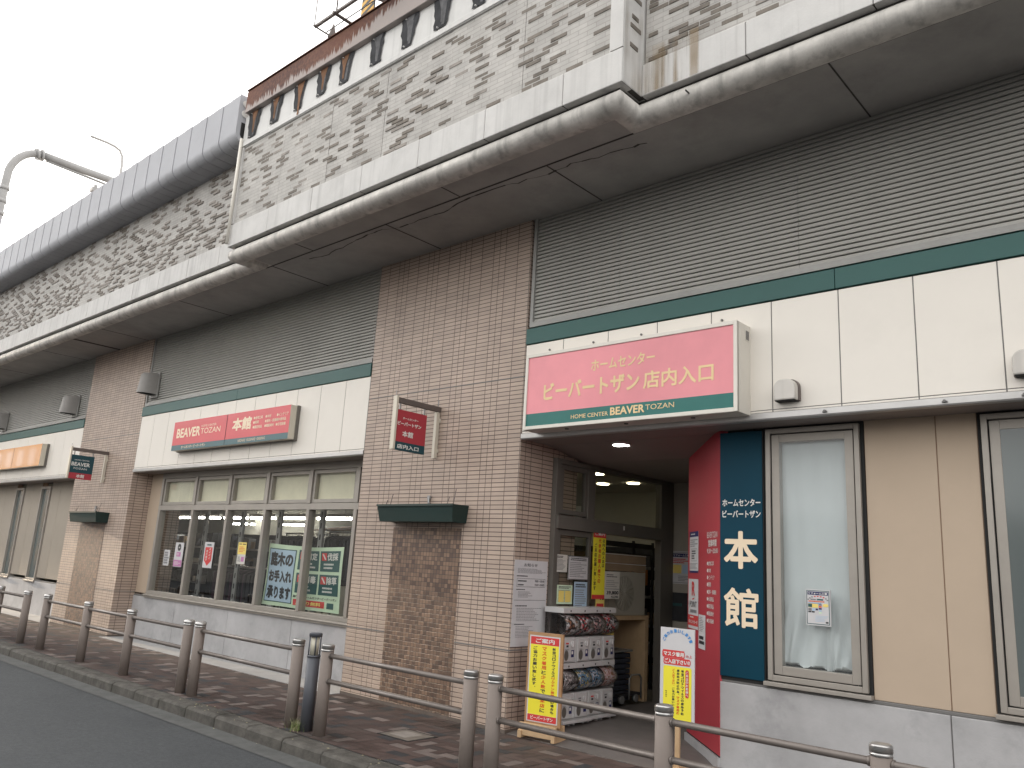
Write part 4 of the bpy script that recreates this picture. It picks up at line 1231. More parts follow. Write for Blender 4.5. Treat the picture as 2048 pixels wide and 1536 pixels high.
b = MB(); q = random.Random(11)
for k in range(60):
    x = q.uniform(-9, -1); y = 4.62+q.uniform(-.19, .06); s_ = q.uniform(.006, .016)
    z = .003 if y > 4.48 else -.11
    a = q.uniform(0, 3)
    b.quad((x+s_*math.cos(a), y+s_*math.sin(a), z), (x-s_*math.sin(a)*.5, y+s_*math.cos(a)*.5, z+.004), (x-s_*math.cos(a), y-s_*math.sin(a), z+.002), (x+s_*math.sin(a)*.5, y-s_*math.cos(a)*.5, z))
o = b.build('fallen_leaves', grass_d, base=(-5, 4.6, 0), fix=False); o['kind'] = 'stuff'; o['label'] = 'scattered dry leaf litter along the kerb'

# ------------------------------------------------------------------ standing signs
def rotpanel(ox, oy, oz, rz, w, h):
    return Panel((ox, oy, oz), (math.cos(rz), math.sin(rz), 0), UZ, w, h)
rz = R(9)
t = thing('standing_sign', 'yellow standing notice board with red header on a wooden foot beside the tiled pier', 'standing sign', (-5.24, 6.44, .012))
X0, Y0 = -5.24, 6.44
mx = Matrix.Translation((X0, Y0, 0)) @ Matrix.Rotation(rz, 4, 'Z')
b = MB(); b.xf = mx; b.box(-.195, .205, -.012, .012, .13, .985); bd = b.build('board', 'wood', t, bevel=.002)
b = MB(); b.xf = mx; b.box(-.20, .21, -.10, -.07, .035, .15); b.box(-.20, .21, .05, .08, .035, .15); b.box(-.20, -.16, -.12, .12, .012, .08); b.box(.17, .21, -.12, .12, .012, .08); b.build('foot', 'wood_pale', t, bevel=.003)
c, s_ = math.cos(rz), math.sin(rz)
w, h = .345, .80
o = mx @ Vector((-.172, -.0125, .155))
P_ = Panel(o, (c, s_, 0), UZ, w, h)
P_.r(0, 1, 0, 1, 'paper', .5); P_.r(.035, .965, .895, .985, 'ink_red', 1); P_.r(.035, .965, .085, .893, 'yellow', 1); P_.r(.035, .965, .012, .083, 'ink_red', 1)
P_.t('ご案内', .20, .82, .912, .968, 'ink_white', .025)
P_.t('ビーバートザン', .14, .86, .028, .070, 'ink_white', .03)
P_.vt('新型コロナウイルスワクチン接種済の場合も', .815, .875, .115, .135, {(0, 9): 'ink_black', (9, 16): 'ink_orange', (16, 99): 'ink_black'}, .03)
P_.vt('マスク着用と少人数でご来店に', .50, .875, .115, .185, {(0, 5): 'ink_orange', (5, 6): 'ink_black', (6, 9): 'ink_orange', (9, 10): 'ink_black', (10, 13): 'ink_orange', (13, 99): 'ink_black'}, .035)
P_.vt('ご協力お願い致します。', .20, .875, .37, .165, 'ink_black', .03)
P_.finish(bd)

rz = R(4)
t = thing('standing_sign', 'tall white notice with yellow lower panel on a thin wooden stick before the red wall', 'standing sign', (-3.72, 6.42, .02))
mx = Matrix.Translation((-3.745, 6.40, 0)) @ Matrix.Rotation(rz, 4, 'Z')
b = MB(); b.xf = mx; b.box(-.16, .16, -.006, .006, .395, 1.165); bd = b.build('board', 'paper', t)
b = MB(); b.xf = mx; b.box(-.02, .02, .006, .03, .02, 1.0); b.build('stick', 'wood_pale', t)
b = MB(); b.xf = mx; b.box(-.13, .13, -.12, .14, .01, .045); b.build('foot', 'wood_pale', t, bevel=.004)
P_ = Panel(mx @ Vector((-.16, -.0065, .395)), (math.cos(rz), math.sin(rz), 0), UZ, .32, .77)
for i, ch in enumerate('ご協力お願いします！'):
    a = math.pi*(.93-.86*i/9)
    cx, cy = .5+.40*math.cos(a), .845+.125*math.sin(a)
    P_.t(ch, cx-.042, cx+.042, cy-.019, cy+.019, 'ink_blue', .05, 2, False, (a-math.pi/2)*.8)
P_.poly([(.06, .735), (.08, .76), (.70, .76), (.72, .735), (.72, .70), (.70, .68), (.08, .68), (.06, .70)], 'ink_red', 1)
P_.t('マスク着用', .10, .70, .695, .745, 'ink_white', .045); P_.t('の上', .755, .93, .695, .725, 'ink_red', .02)
P_.poly([(.10, .66), (.12, .678), (.86, .678), (.89, .66), (.89, .625), (.86, .605), (.12, .605), (.10, .625)], 'ink_red', 1)
P_.t('ご入店下さい!!', .13, .87, .617, .667, 'ink_white', .045)
P_.poly([(.10, .575), (.13, .59), (.89, .59), (.92, .575), (.92, .035), (.10, .035)], 'yellow', 1)
P_.poly([(.745, .55), (.765, .565), (.825, .565), (.845, .55), (.845, .29), (.825, .275), (.765, .275), (.745, .29)], 'ink_red', 2)
P_.vt('ご来店のお客様へ', .795, .555, .285, .085, 'ink_white', .03, 3)
P_.vt('新型コロナウイルスの感染予防', .665, .565, .09, .095, 'ink_black', .035)
P_.vt('感染拡大防止の為、マスク着用の', .535, .565, .09, .095, {(0, 9): 'ink_black', (9, 99): 'ink_orange'}, .035)
P_.vt('ご入店下さい。ご協力お願いいたします', .40, .565, .06, .085, {(0, 7): 'ink_orange', (7, 99): 'ink_black'}, .03)
P_.vt('株式会社', .19, .33, .255, .06, 'ink_black', .01)
P_.finish(bd)

# ------------------------------------------------------------------ capsule machines
def pattern_mat(name, cols, sc):
    m, n, l, p = new_mat(name)
    v = n.new('ShaderNodeTexVoronoi'); v.inputs['Scale'].default_value = sc
    l.new(n.new('ShaderNodeNewGeometry').outputs['Position'], v.inputs['Vector'])
    sp = n.new('ShaderNodeSeparateColor'); l.new(v.outputs['Color'], sp.inputs[0])
    r = n.new('ShaderNodeValToRGB'); r.color_ramp.interpolation = 'CONSTANT'
    els = r.color_ramp.elements
    while len(els) < len(cols): els.new(.5)
    for i, c_ in enumerate(cols): els[i].position = i/len(cols); els[i].color = tuple(c_)+(1,)
    l.new(sp.outputs[0], r.inputs[0]); l.new(r.outputs[0], p.inputs['Base Color']); p.inputs['Roughness'].default_value = .5
    return m
K, Wt, Br, Gy, Bl, Yl, Pk, Rd = (.03, .03, .03), (.6, .58, .55), (.25, .13, .07), (.22, .21, .21), (.10, .22, .34), (.6, .45, .1), (.5, .33, .32), (.5, .05, .06)
cards = [[(Wt, K, Wt, K, Br), 'black and white spotted card'], [(K, Gy, Wt, K, Gy, Rd), 'black and grey busy card'], [(Gy, K, Pk, Gy, K), 'dull grey pink card'], [(K, Wt, Rd, Gy, K), 'dark card with white figures'],
         [(Gy, K, Wt, Gy), 'dark grey card'], [(Bl, Wt, Yl, K, Bl), 'blue and yellow card'], [(Bl, K, Wt, Bl), 'blue card'], [(Pk, Br, Wt, Pk), 'pale pink card']]
def capsule_machine(y0, z0, xf, i):
    cols, nm = cards[i]
    row = 'upper' if i < 4 else 'lower'
    where = ['nearest the tiled pier', 'second from the tiled pier', 'third from the tiled pier', 'nearest the open doorway'][i % 4]
    t = thing('capsule_machine', f'capsule toy machine with {nm}, {row} row, {where}', 'capsule machine', (xf-.13, y0+.12, z0), 'capsule machines stacked by the door')
    w = .238; d = .26
    b = MB(); b.box(xf-d, xf-.02, y0, y0+w, z0, z0+.25); b.box(xf-.022, xf, y0+.012, y0+w-.045, z0+.012, z0+.242); b.box(xf-d, xf-.012, y0+w-.040, y0+w-.004, z0+.02, z0+.235)
    b.build('housing', 'cap_plastic', t, bevel=.008)
    b = MB(); b.box(xf-d, xf-.004, y0, y0+w, z0+.491, z0+.545); b.cyl((xf-.004, y0+w/2, z0+.515), (xf+.001, y0+w/2, z0+.515), .010, n=10, mi=1); b.build('lid', ['cap_plastic', 'ink_black'], t, bevel=.010)
    def arc(rx, rz_, n=14):
        return [(xf-.12+rx*math.cos(-math.pi/2+math.pi*k/n), z0+.371+rz_*math.sin(-math.pi/2+math.pi*k/n)) for k in range(n+1)]
    pr = [(xf-d+.01, z0+.252)]+arc(.16, .118)+[(xf-d+.01, z0+.489)]
    b = MB(); b.prism(pr, 'y', y0+.004, y0+w-.004, 0, True); b.build('drum', 'cap_dark', t, fix=True)
    b = MB(); b.loft([[(x, y0+.014, z) for x, z in arc(.148, .108)], [(x, y0+w-.014, z) for x, z in arc(.148, .108)]]); b.build('display_card', pattern_mat('display_card', [tuple(min(.8, q*1.5) for q in c_) for c_ in cols], 42+3*i), t, fix=False)
    yk = y0+w*.66
    b = MB(); b.cyl((xf, yk, z0+.185), (xf+.014, yk, z0+.185), .030, n=18); b.box(xf+.012, xf+.024, yk-.006, yk+.006, z0+.158, z0+.212); b.build('turn_knob', 'cap_plastic', t, bevel=.003)
    b = MB()
    pts = [(xf+.0015, y0+.065+.036*math.cos(a*math.pi/10), z0+.075+.052*math.sin(a*math.pi/10)) for a in range(20)]
    b.poly(pts); b.build('prize_chute', 'bronze_dark', t, fix=False)
    P_ = Panel((xf+.0005, y0, z0), (0, 1, 0), UZ, w, .25)
    P_.r(.25, .40, .62, .70, 'ink_black', 1); P_.r(.22, .42, .74, .80, 'ink_grey' if i % 3 else 'ink_red', 1); P_.r(.60, .80, .22, .50, 'ink_navy', 1); P_.r(.62, .74, .34, .46, 'ink_white', 2)
    P_.lines(.16, .48, .46, .56, 3, 'ink_grey', 1, .5, i)
    P_.finish(t, 'sticker')
for i in range(8):
    r_, c_ = (1 if i < 4 else 0), i % 4
    capsule_machine(6.80+.243*c_, .125+.548*r_, -5.325+(.018 if c_ < 2 else 0), i)
t = thing('machine_plinth', 'white low foot plates under the stacked capsule machines', 'plinth', (-5.45, 7.28, .06))
for k in range(4):
    b = MB(); y0 = 6.80+.243*k; xx = -5.29+(.03 if k < 2 else 0)
    b.box(-5.58, xx, y0-.004, y0+.236, .095, .123); b.box(-5.55, -5.34, y0+.03, y0+.05, .05, .096); b.box(-5.55, -5.34, y0+.19, y0+.21, .05, .096); b.build('foot_plate', 'cap_plastic', t, bevel=.003)

# ------------------------------------------------------------------ notices and posters
def poster(name, lab, cat, o, u, w, h, bgm, group=None, th=.002, v=UZ):
    t = thing(name, lab, cat, o, group)
    P_ = Panel(o, u, v, w, h)
    b = MB(); n = P_.n
    q = [P_.P(0, 0), P_.P(w, 0), P_.P(w, h), P_.P(0, h)]
    b.add([p-n*th for p in q]+q, [(0, 3, 2, 1), (4, 5, 6, 7), (0, 1, 5, 4), (1, 2, 6, 5), (2, 3, 7, 6), (3, 0, 4, 7)])
    b.build('sheet', bgm, t, fix=False)
    return t, P_
UY = (0, 1, 0)
t, P_ = poster('notice_sheet', 'tall white printed notice taped to the side of the near tiled pier', 'notice', (-5.622, 6.35, .815), UY, .535, .86, 'paper')
P_.t('お知らせ', .28, .68, .925, .965, 'ink_black', .01)
P_.lines(.10, .95, .845, .905, 5, 'ink_grey', 1, .4, 3); P_.lines(.08, .55, .80, .825, 1, 'ink_black', 1, .5, 4)
P_.outline(.09, .94, .685, .785, .003, 'ink_black'); P_.lines(.12, .42, .745, .765, 1, 'ink_black', 1, .7, 5); P_.t('9:00〜20:00', .62, .91, .745, .770, 'ink_black', .015); P_.lines(.12, .30, .70, .72, 1, 'ink_black', 1, .7, 6); P_.t('9:30〜20:00', .62, .91, .70, .725, 'ink_black', .015)
P_.lines(.08, .45, .645, .665, 1, 'ink_black', 1, .5, 7); P_.lines(.14, .62, .56, .635, 5, 'ink_grey', 1, .4, 8)
P_.r(.03, .97, .528, .534, 'ink_grey', 1)
P_.lines(.08, .5, .455, .475, 1, 'ink_black', 1, .6, 9); P_.lines(.12, .95, .285, .445, 9, 'ink_grey', 1, .35, 10); P_.lines(.08, .45, .245, .262, 1, 'ink_black', 1, .6, 12); P_.lines(.12, .75, .10, .235, 8, 'ink_grey', 1, .35, 11)
P_.finish(t)
# on the door
XP = XD+.028
t, P_ = poster('door_banner', 'narrow yellow hanging notice with red header on the glass door', 'banner', (XP+.02, 7.60, 1.30), UY, .245, .775, 'yellow')
P_.r(0, 1, .88, 1, 'ink_red', 1); P_.r(0, 1, 0, .06, 'ink_red', 1)
P_.t('ご案内', .12, .90, .91, .975, 'ink_white', .03)
P_.vt('店内への入店は', .82, .87, .45, .22, 'ink_black', .02); P_.vt('代表者お一人様での', .52, .87, .22, .26, 'ink_orange', .03); P_.vt('ご来店お願い致します', .20, .80, .12, .22, 'ink_black', .02)
P_.finish(t)
for (y, z, w, h, bgm, lab, sd_) in ((6.96, 1.575, .20, .185, 'paper_warm', 'small white notice at the left of the glass door', 21), (7.18, 1.50, .365, .255, 'paper', 'white framed notice beside the yellow door banner', 22), (7.00, 1.24, .27, .20, 'mint', 'pale green notice low on the glass door', 23), (7.30, 1.16, .24, .32, 'paleblue', 'pale blue printed sheet low on the glass door', 24)):
    t, P_ = poster('door_notice', lab, 'notice', (XP, y, z), UY, w, h, bgm, 'notices on the glass door')
    if sd_ == 22: P_.outline(.01, .99, .01, .99, .006, 'ink_black')
    P_.lines(.1, .9, .80, .94, 2, 'ink_black', 1, .6, sd_); P_.lines(.08, .92, .10, .76, 9, 'ink_grey', 1, .4, sd_+10)
    if sd_ == 23: P_.r(.1, .45, .1, .7, 'yellow_soft', 2); P_.r(.52, .9, .1, .7, 'yellow_soft', 2)
    P_.finish(t)
# display behind the door
t = thing('display_stand', 'wooden display stand with dark back just inside the doorway', 'display stand', (-6.1, 9.05, .09))
b = MB(); b.box(-6.35, -5.72, 8.05, 9.06, 1.05, 1.10); b.box(-6.35, -5.72, 8.98, 9.06, .08, 1.05); b.box(-6.35, -5.72, 8.05, 8.12, .08, 1.05); b.build('table_frame', 'wood_pale', t, bevel=.003)
b = MB(); b.box(-6.40, -6.36, 7.9, 9.06, .09, 1.04); b.build('dark_back', 'int_dark', t)  # panel added to darken the space below the table like shade
t = thing('trolley', 'small folding trolley with grey rails in the doorway', 'trolley', (-6.15, 8.9, .09))
b = MB(); b.tube([(-5.75, 8.7, .12), (-5.75, 8.7, .36), (-5.75, 8.74, .40), (-5.75, 8.92, .40), (-5.75, 8.96, .36), (-5.75, 8.96, .12)], .011, 8); b.build('handle', 'steel_grey', t)
b = MB(); b.box(-6.3, -5.75, 8.5, 8.95, .16, .19); b.build('deck', 'int_dark', t)
for yy in (8.55, 8.85):
    b = MB(); b.cyl((-5.78, yy, .13), (-5.74, yy, .13), .045, n=14); b.build('wheel', 'steel_grey', t)
t = thing('boxed_appliance', 'pale boxed air conditioner outdoor unit on the wooden display stand', 'appliance', (-6.05, 8.6, 1.10))
b = MB(); b.box(-6.32, -5.74, 8.20, 9.00, 1.10, 1.62); b.build('casing', 'ac_white', t, bevel=.01)
b = MB(); b.cyl((-5.738, 8.52, 1.36), (-5.732, 8.52, 1.36), .21, n=32); b.build('fan_guard', mat('fan_guard', (.34, .32, .27), .5), t)
b = MB()
for k in range(9): b.cyl((-5.728, 8.52+.2*math.cos(k*.7), 1.36+.2*math.sin(k*.7)), (-5.728, 8.52-.2*math.cos(k*.7), 1.36-.2*math.sin(k*.7)), .004, n=6)
b.build('fan_grille', 'ac_white', t)
for k, (z0, z1) in enumerate(((1.625, 1.72), (1.72, 1.83))):
    t = thing('indoor_unit_box', ['long cardboard box on the boxed appliance, lower of two', 'long cardboard box stacked topmost on the boxed appliance'][k], 'box', (-6.05, 8.6, z0), 'long boxes inside the door')
    b = MB(); b.box(-6.3, -5.74, 8.0, 9.0, z0, z1); b.build('carton', 'cardboard', t, bevel=.004)
    b = MB(); b.box(-5.739, -5.735, 8.0, 9.0, z1-.012, z1-.004); b.build('strap', 'ink_white', t)
for (y0, z0, w, h, bgm, lab, sd_) in ((8.02, .70, .26, .26, 'yellow_soft', 'small pale yellow notice on the display stand edge above a larger grey one', 33), (8.00, .30, .30, .40, 'paper', 'grey framed notice on the display stand edge beside the capsule machines', 34)):
    t, P_ = poster('stand_notice', lab, 'notice', (-5.70, y0, z0), UY, w, h, bgm, 'notices on the display stand')
    P_.lines(.1, .9, .1, .9, 6, 'ink_grey', 1, .45, sd_); P_.outline(.0, 1, .0, 1, .008, 'ink_grey'); P_.finish(t)
t = thing('goods_rack', 'black open goods rack seen over the boxed appliance inside the doorway', 'rack', (-6.5, 9.6, .09))
b = MB()
for yy in (9.0, 9.7, 10.2): b.box(-6.42, -6.39, yy, yy+.03, .05, 2.05)
b.box(-6.42, -6.39, 9.0, 10.23, 1.95, 2.02); b.build('uprights', 'int_dark', t)
for z in (.5, 1.0, 1.45, 1.88):
    b = MB(); b.box(-6.9, -6.42, 9.0, 10.23, z-.02, z); b.build('shelf_board', 'int_dark', t)
for z in (.5, 1.0, 1.45):
    for k in range(8):
        b = MB(); y0 = 9.03+.148*k; b.box(-6.8, -6.45, y0, y0+rnd.uniform(.09, .14), z, z+rnd.uniform(.12, .34)); b.build('packed_goods', ('cardboard', 'steel_grey', 'cloth5', 'ink_white', 'cloth2', 'orange')[(k*3+int(z*10)) % 6], t)
t = thing('basket_stack', 'dark stack of shopping baskets with pale rims under the display stand', 'baskets', (-6.0, 8.6, .09))
for k in range(9):
    b = MB(); z = .10+.062*k; b.box(-6.22, -5.82, 8.35, 8.82, z, z+.05); b.build('basket', 'cloth2', t, bevel=.01)
b = MB(); b.box(-6.24, -5.80, 8.33, 8.84, .665, .69); b.build('rim', 'steel_grey', t, bevel=.004)
t, P_ = poster('price_card', 'white price card reading 39,800 hung inside the doorway', 'price card', (XP+.012, 7.86, 1.305), UY, .30, .305, 'paper_warm')
P_.lines(.1, .9, .78, .92, 2, 'ink_black', 1, .45, 31); P_.lines(.08, .92, .42, .70, 4, 'ink_grey', 1, .3, 32); P_.t('39,800', .12, .92, .14, .29, 'ink_black', .03); P_.t('43,780', .42, .90, .03, .11, 'ink_black', .02); P_.r(.02, .98, .35, .37, 'ink_grey', 1)
P_.finish(t)
t, P_ = poster('price_tag', 'small yellow and red price tag low beside the white price card', 'price card', (XP+.006, 7.70, 1.17), UY, .17, .20, 'yellow_soft')
P_.r(.1, .9, .08, .4, 'ink_red', 1); P_.t('15', .5, .95, .6, .9, 'ink_black', .02); P_.finish(t)
# on the back wall of the entrance
t, P_ = poster('wall_poster', 'renovation poster in a white frame on the dark back wall of the entrance', 'poster', (-5.60, 9.385, 1.51), FX, .30, .41, 'paper')
P_.outline(.03, .97, .03, .97, .006, 'ink_grey'); P_.r(.08, .92, .82, .93, 'ink_navy', 1); P_.t('リフォーム工事', .12, .88, .84, .91, 'ink_white', .03); P_.lines(.1, .9, .62, .78, 3, 'ink_red', 1, .6, 41); P_.r(.1, .5, .32, .58, 'yellow_soft', 1); P_.r(.55, .9, .32, .58, 'paleblue', 1); P_.lines(.35, .9, .08, .26, 4, 'ink_grey', 1, .4, 42)
P_.finish(t)
t, P_ = poster('dark_sign', 'small dark sign board with faint green lettering under the renovation poster', 'sign', (-5.59, 9.38, 1.05), FX, .26, .35, 'int_dark')
P_.lines(.1, .9, .5, .65, 1, 'ink_teal', 1, .7, 43); P_.finish(t)
# on the red wall
def redposter(name, lab, a0, a1, z0, z1, bgm):
    o = RE+(-rd)*(a0*rlen)+rn*.004+Vector((0, 0, z0))
    return poster(name, lab, 'poster', o, -rd, (a1-a0)*rlen, z1-z0, bgm, 'papers on the red wall', .001)
t, P_ = redposter('wall_notice', 'tall white notice with blue header taped high on the red wall', .072, .365, 1.645, 2.045, 'paper')
P_.r(0, 1, .87, 1, 'ink_navy', 1); P_.r(0, 1, 0, .05, 'ink_navy', 1); P_.lines(.15, .85, .91, .96, 1, 'ink_white', 2, .6, 51); P_.lines(.08, .92, .62, .82, 4, 'ink_grey', 1, .5, 52); P_.outline(.2, .85, .28, .58, .004, 'ink_grey'); P_.lines(.25, .75, .32, .55, 4, 'ink_black', 1, .6, 53); P_.lines(.06, .94, .08, .24, 5, 'ink_grey', 1, .45, 54)
P_.finish(t)
t, P_ = redposter('point_card_poster', 'white poster with red R and POINT lettering taped on the red wall', .04, .37, 1.115, 1.585, 'paper')
P_.t('R', .36, .68, .66, .95, 'ink_red', .04); P_.poly([(.40, .60), (.68, .625), (.47, .575)], 'ink_red', 2); P_.t('POINT', .16, .86, .43, .55, 'ink_black', .0); P_.r(0, 1, .06, .27, M['red'].name if False else 'ink_red', 1); P_.t('ポイントカード', .06, .94, .10, .18, 'ink_white', .04); P_.lines(.2, .8, .21, .25, 1, 'ink_white', 2, .6, 55); P_.lines(.2, .85, .31, .39, 1, 'ink_grey', 1, .8, 56)
P_.finish(t)
t, P_ = redposter('narrow_notice', 'narrow white paper strip taped low on the red wall', .39, .60, .955, 1.262, 'paper')
P_.lines(.15, .85, .5, .95, 9, 'ink_grey', 1, .4, 57); P_.lines(.1, .9, .12, .4, 2, 'ink_black', 1, .7, 58); P_.finish(t)
# framed poster on the wired window
t, P_ = poster('window_poster', 'framed renovation poster fixed on the wired window by the blue panel', 'poster', (-2.722, YW-.060, 1.282), FX, .198, .280, 'paper', None, .018)
P_.outline(.035, .965, .03, .97, .005, 'ink_teal')
P_.r(.08, .92, .845, .935, 'ink_navy', 1); P_.t('リフォーム工事', .11, .89, .86, .92, 'ink_white', .04)
for i in range(9):
    a = math.pi*(.88-.76*i/8); P_.r(.5+.42*math.cos(a)-.035, .5+.42*math.cos(a)+.035, .655+.155*math.sin(a)-.016, .655+.155*math.sin(a)+.016, 'ink_red' if 2 < i < 7 else 'ink_grey', 1)
P_.r(.20, .42, .70, .735, 'ink_grey', 1); P_.r(.46, .72, .70, .74, 'ink_teal', 1); P_.lines(.12, .88, .645, .685, 1, 'ink_orange', 1, .8, 61)
P_.r(.10, .64, .605, .62, 'ink_blue', 1); P_.r(.10, .50, .49, .60, 'yellow_soft', 1); P_.r(.10, .26, .50, .59, 'ink_teal', 2)
P_.r(.10, .24, .40, .47, 'ink_grey', 1); P_.r(.26, .38, .40, .47, 'paleblue', 1); P_.r(.40, .50, .42, .47, 'ink_navy', 1); P_.r(.10, .22, .35, .39, 'ink_black', 1); P_.r(.24, .36, .35, .39, 'ink_black', 1)
for k in range(5): P_.r(.53, .65, .555-k*.055, .60-k*.055, ('ink_grey', 'ink_orange', 'ink_navy', 'paleblue', 'mint')[k], 1)
P_.poly([(.68, .58), (.74, .61), (.88, .61), (.92, .58), (.92, .54), (.84, .52), (.70, .53)], 'yellow_soft', 1)
P_.lines(.38, .9, .10, .28, 5, 'paleblue', 1, .4, 62); P_.r(.80, .91, .075, .12, 'ink_black', 1)
P_.finish(t)
# papers in the five-light window
YP = YW+.012
def winpaper(lab, x0, x1, z0, z1, bgm):
    return poster('window_notice', lab, 'notice', (x0, YP, z0), FX, x1-x0, z1-z0, bgm, 'small papers on the shop window', .001)
t, P_ = winpaper('small white photo print leaflet at the left end of the shop window', -14.16, -13.95, 1.28, 1.545, 'paper')
P_.lines(.1, .9, .1, .9, 5, 'ink_grey', 1, .7, 71); P_.finish(t)
t, P_ = winpaper('white strip notice with black disc and pink blocks in the shop window', -13.78, -13.48, 1.275, 1.68, 'paper')
P_.disc(.5, .80, .06, 'ink_black', 1); P_.t('d', .42, .58, .77, .83, 'ink_white', .02); P_.r(.25, .75, .42, .60, 'ink_pink', 1); P_.r(.02, .98, .02, .28, 'ink_pink', 1); P_.lines(.15, .85, .08, .22, 3, 'ink_white', 2, .5, 72); P_.lines(.3, .7, .46, .56, 2, 'ink_white', 2, .5, 73); P_.finish(t)
t, P_ = winpaper('white strip notice with big red downward arrow in the shop window', -12.77, -12.47, 1.30, 1.71, 'paper')
P_.poly([(.12, .80), (.88, .80), (.88, .28), (.5, .08), (.12, .28)], 'ink_red', 1); P_.vt('ペイペイ', .66, .78, .32, .22, 'ink_white', .03, 3); P_.vt('使えます', .36, .70, .26, .22, 'ink_white', .03, 3); P_.lines(.25, .75, .86, .93, 1, 'ink_teal', 1, .8, 74); P_.finish(t)
t, P_ = winpaper('yellow and white strip notice in the third light of the shop window', -11.72, -11.48, 1.40, 1.73, 'paper_warm')
P_.r(0, 1, .45, 1, 'yellow_soft', 1); P_.r(.1, .42, .90, .94, 'ink_black', 2); P_.r(.52, .95, .90, .94, 'ink_black', 2); P_.lines(.15, .85, .55, .82, 4, 'ink_orange', 2, .4, 75); P_.r(.5, .85, .12, .34, 'ink_pink', 1); P_.lines(.1, .45, .1, .36, 3, 'ink_grey', 1, .5, 76); P_.finish(t)
t, P_ = winpaper('white notice with red arrow in the narrow far left window', -21.52, -21.06, 1.22, 1.64, 'paper')
P_.poly([(.2, .85), (.8, .85), (.8, .35), (.5, .12), (.2, .35)], 'ink_red', 1); P_.vt('使えます', .5, .8, .32, .3, 'ink_white', .03, 3); P_.finish(t)
# big garden banner hung inside the glass, slightly wavy
def garden_banner():
    t = thing('garden_banner', 'large mint green gardening service banner with dark panels hung inside the shop window', 'banner', (-10.08, YW+.10, .86))
    X0, X1, Z0, Z1 = -11.02, -9.15, .85, 1.73
    w, h = X1-X0, Z1-Z0
    def wav(a, c): return .016*math.sin(a*9+c*3)+.02*math.sin(a*4-1)*(1-c)
    P_ = Panel((X0, YW+.12, Z0), FX, UZ, w, h); P_.n = P_.n*2.2
    P_.r(.02, .40, .06, .93, 'ink_teal', 1); P_.r(.03, .39, .075, .915, 'paleblue', 2)
    P_.t('庭木の', .05, .375, .64, .88, 'ink_black', .055, 3); P_.t('お手入れ', .045, .38, .38, .58, 'ink_black', .06, 3); P_.t('承ります', .045, .38, .11, .32, 'ink_black', .06, 3)
    for i, (tx, cx, cz) in enumerate((('剪定', .43, .62), ('伐採', .71, .62), ('消毒', .43, .25), ('除草', .71, .25))):
        P_.r(cx, cx+.26, cz, cz+.32, 'ink_teal', 1); P_.r(cx+.02, cx+.09, cz+.17, cz+.29, 'ink_red', 2); P_.poly([(cx+.03, cz+.27), (cx+.045, cz+.28), (cx+.085, cz+.19), (cx+.07, cz+.18)], 'ink_white', 3)
        P_.t(tx, cx+.10, cx+.24, cz+.17, cz+.29, 'ink_white', .03, 3); P_.lines(cx+.05, cx+.22, cz+.03, cz+.14, 2, 'ink_white', 2, .5, 80+i)
    P_.t('樹の事なら ホームセンタービーバートザン', .42, .96, .175, .215, 'ink_black', .02, 3)
    P_.r(.42, .80, .05, .15, 'ink_red', 1); P_.t('見積り無料', .46, .76, .07, .13, 'yellow_soft', .03, 3); P_.r(.83, .92, .05, .14, 'ink_teal', 1)
    q0 = P_.o
    def bend(vs):
        out = []
        for p in vs:
            a, c_ = (p.x-X0)/w, (p.z-Z0)/h
            sag = -.025*math.sin(a*math.pi)*c_
            out.append(Vector((p.x, p.y+wav(a, c_), p.z+sag+.02*(c_)*(0 if a > .5 else .5))))
        return out
    # subdivide printed quads so that they follow the waves
    def subdiv(mb):
        nb_ = MB()
        for f_, mi in zip(mb.f, mb.mi):
            vs = [mb.v[i] for i in f_]
            if len(vs) == 4:
                n = max(1, int(abs(vs[1].x-vs[0].x)/.05)); m_ = max(1, int(abs(vs[3].z-vs[0].z)/.06))
                for k in range(n):
                    a0, a1 = k/n, (k+1)/n
                    for j in range(m_):
                        c0, c1 = j/m_, (j+1)/m_
                        pt = lambda a, c_: vs[0].lerp(vs[1], a).lerp(vs[3].lerp(vs[2], a), c_)
                        nb_.add(bend([pt(a0, c0), pt(a1, c0), pt(a1, c1), pt(a0, c1)]), [(0, 1, 2, 3)], mi)
            else: nb_.add(bend(vs), [tuple(range(len(vs)))], mi)
        return nb_
    b = MB(); b.quad(P_.P(0, 0, 0), P_.P(w, 0, 0), P_.P(w, h, 0), P_.P(0, h, 0)); subdiv(b).build('cloth', 'mint', t, fix=False)
    subdiv(P_.pr).build('print', P_.pm, t, fix=False)
    P_.tx.v = bend(P_.tx.v); P_.tx.build('lettering', P_.tm, t, fix=False)
    for xx, dz in ((-10.98, .05), (-10.1, .18), (-9.62, .22)):
        b = MB(); b.tube([(xx, YW+.10, Z1-.03), (xx+.05, YW+.09, Z1+dz)], .003, 5); b.build('cord', 'ink_white', t)
garden_banner()

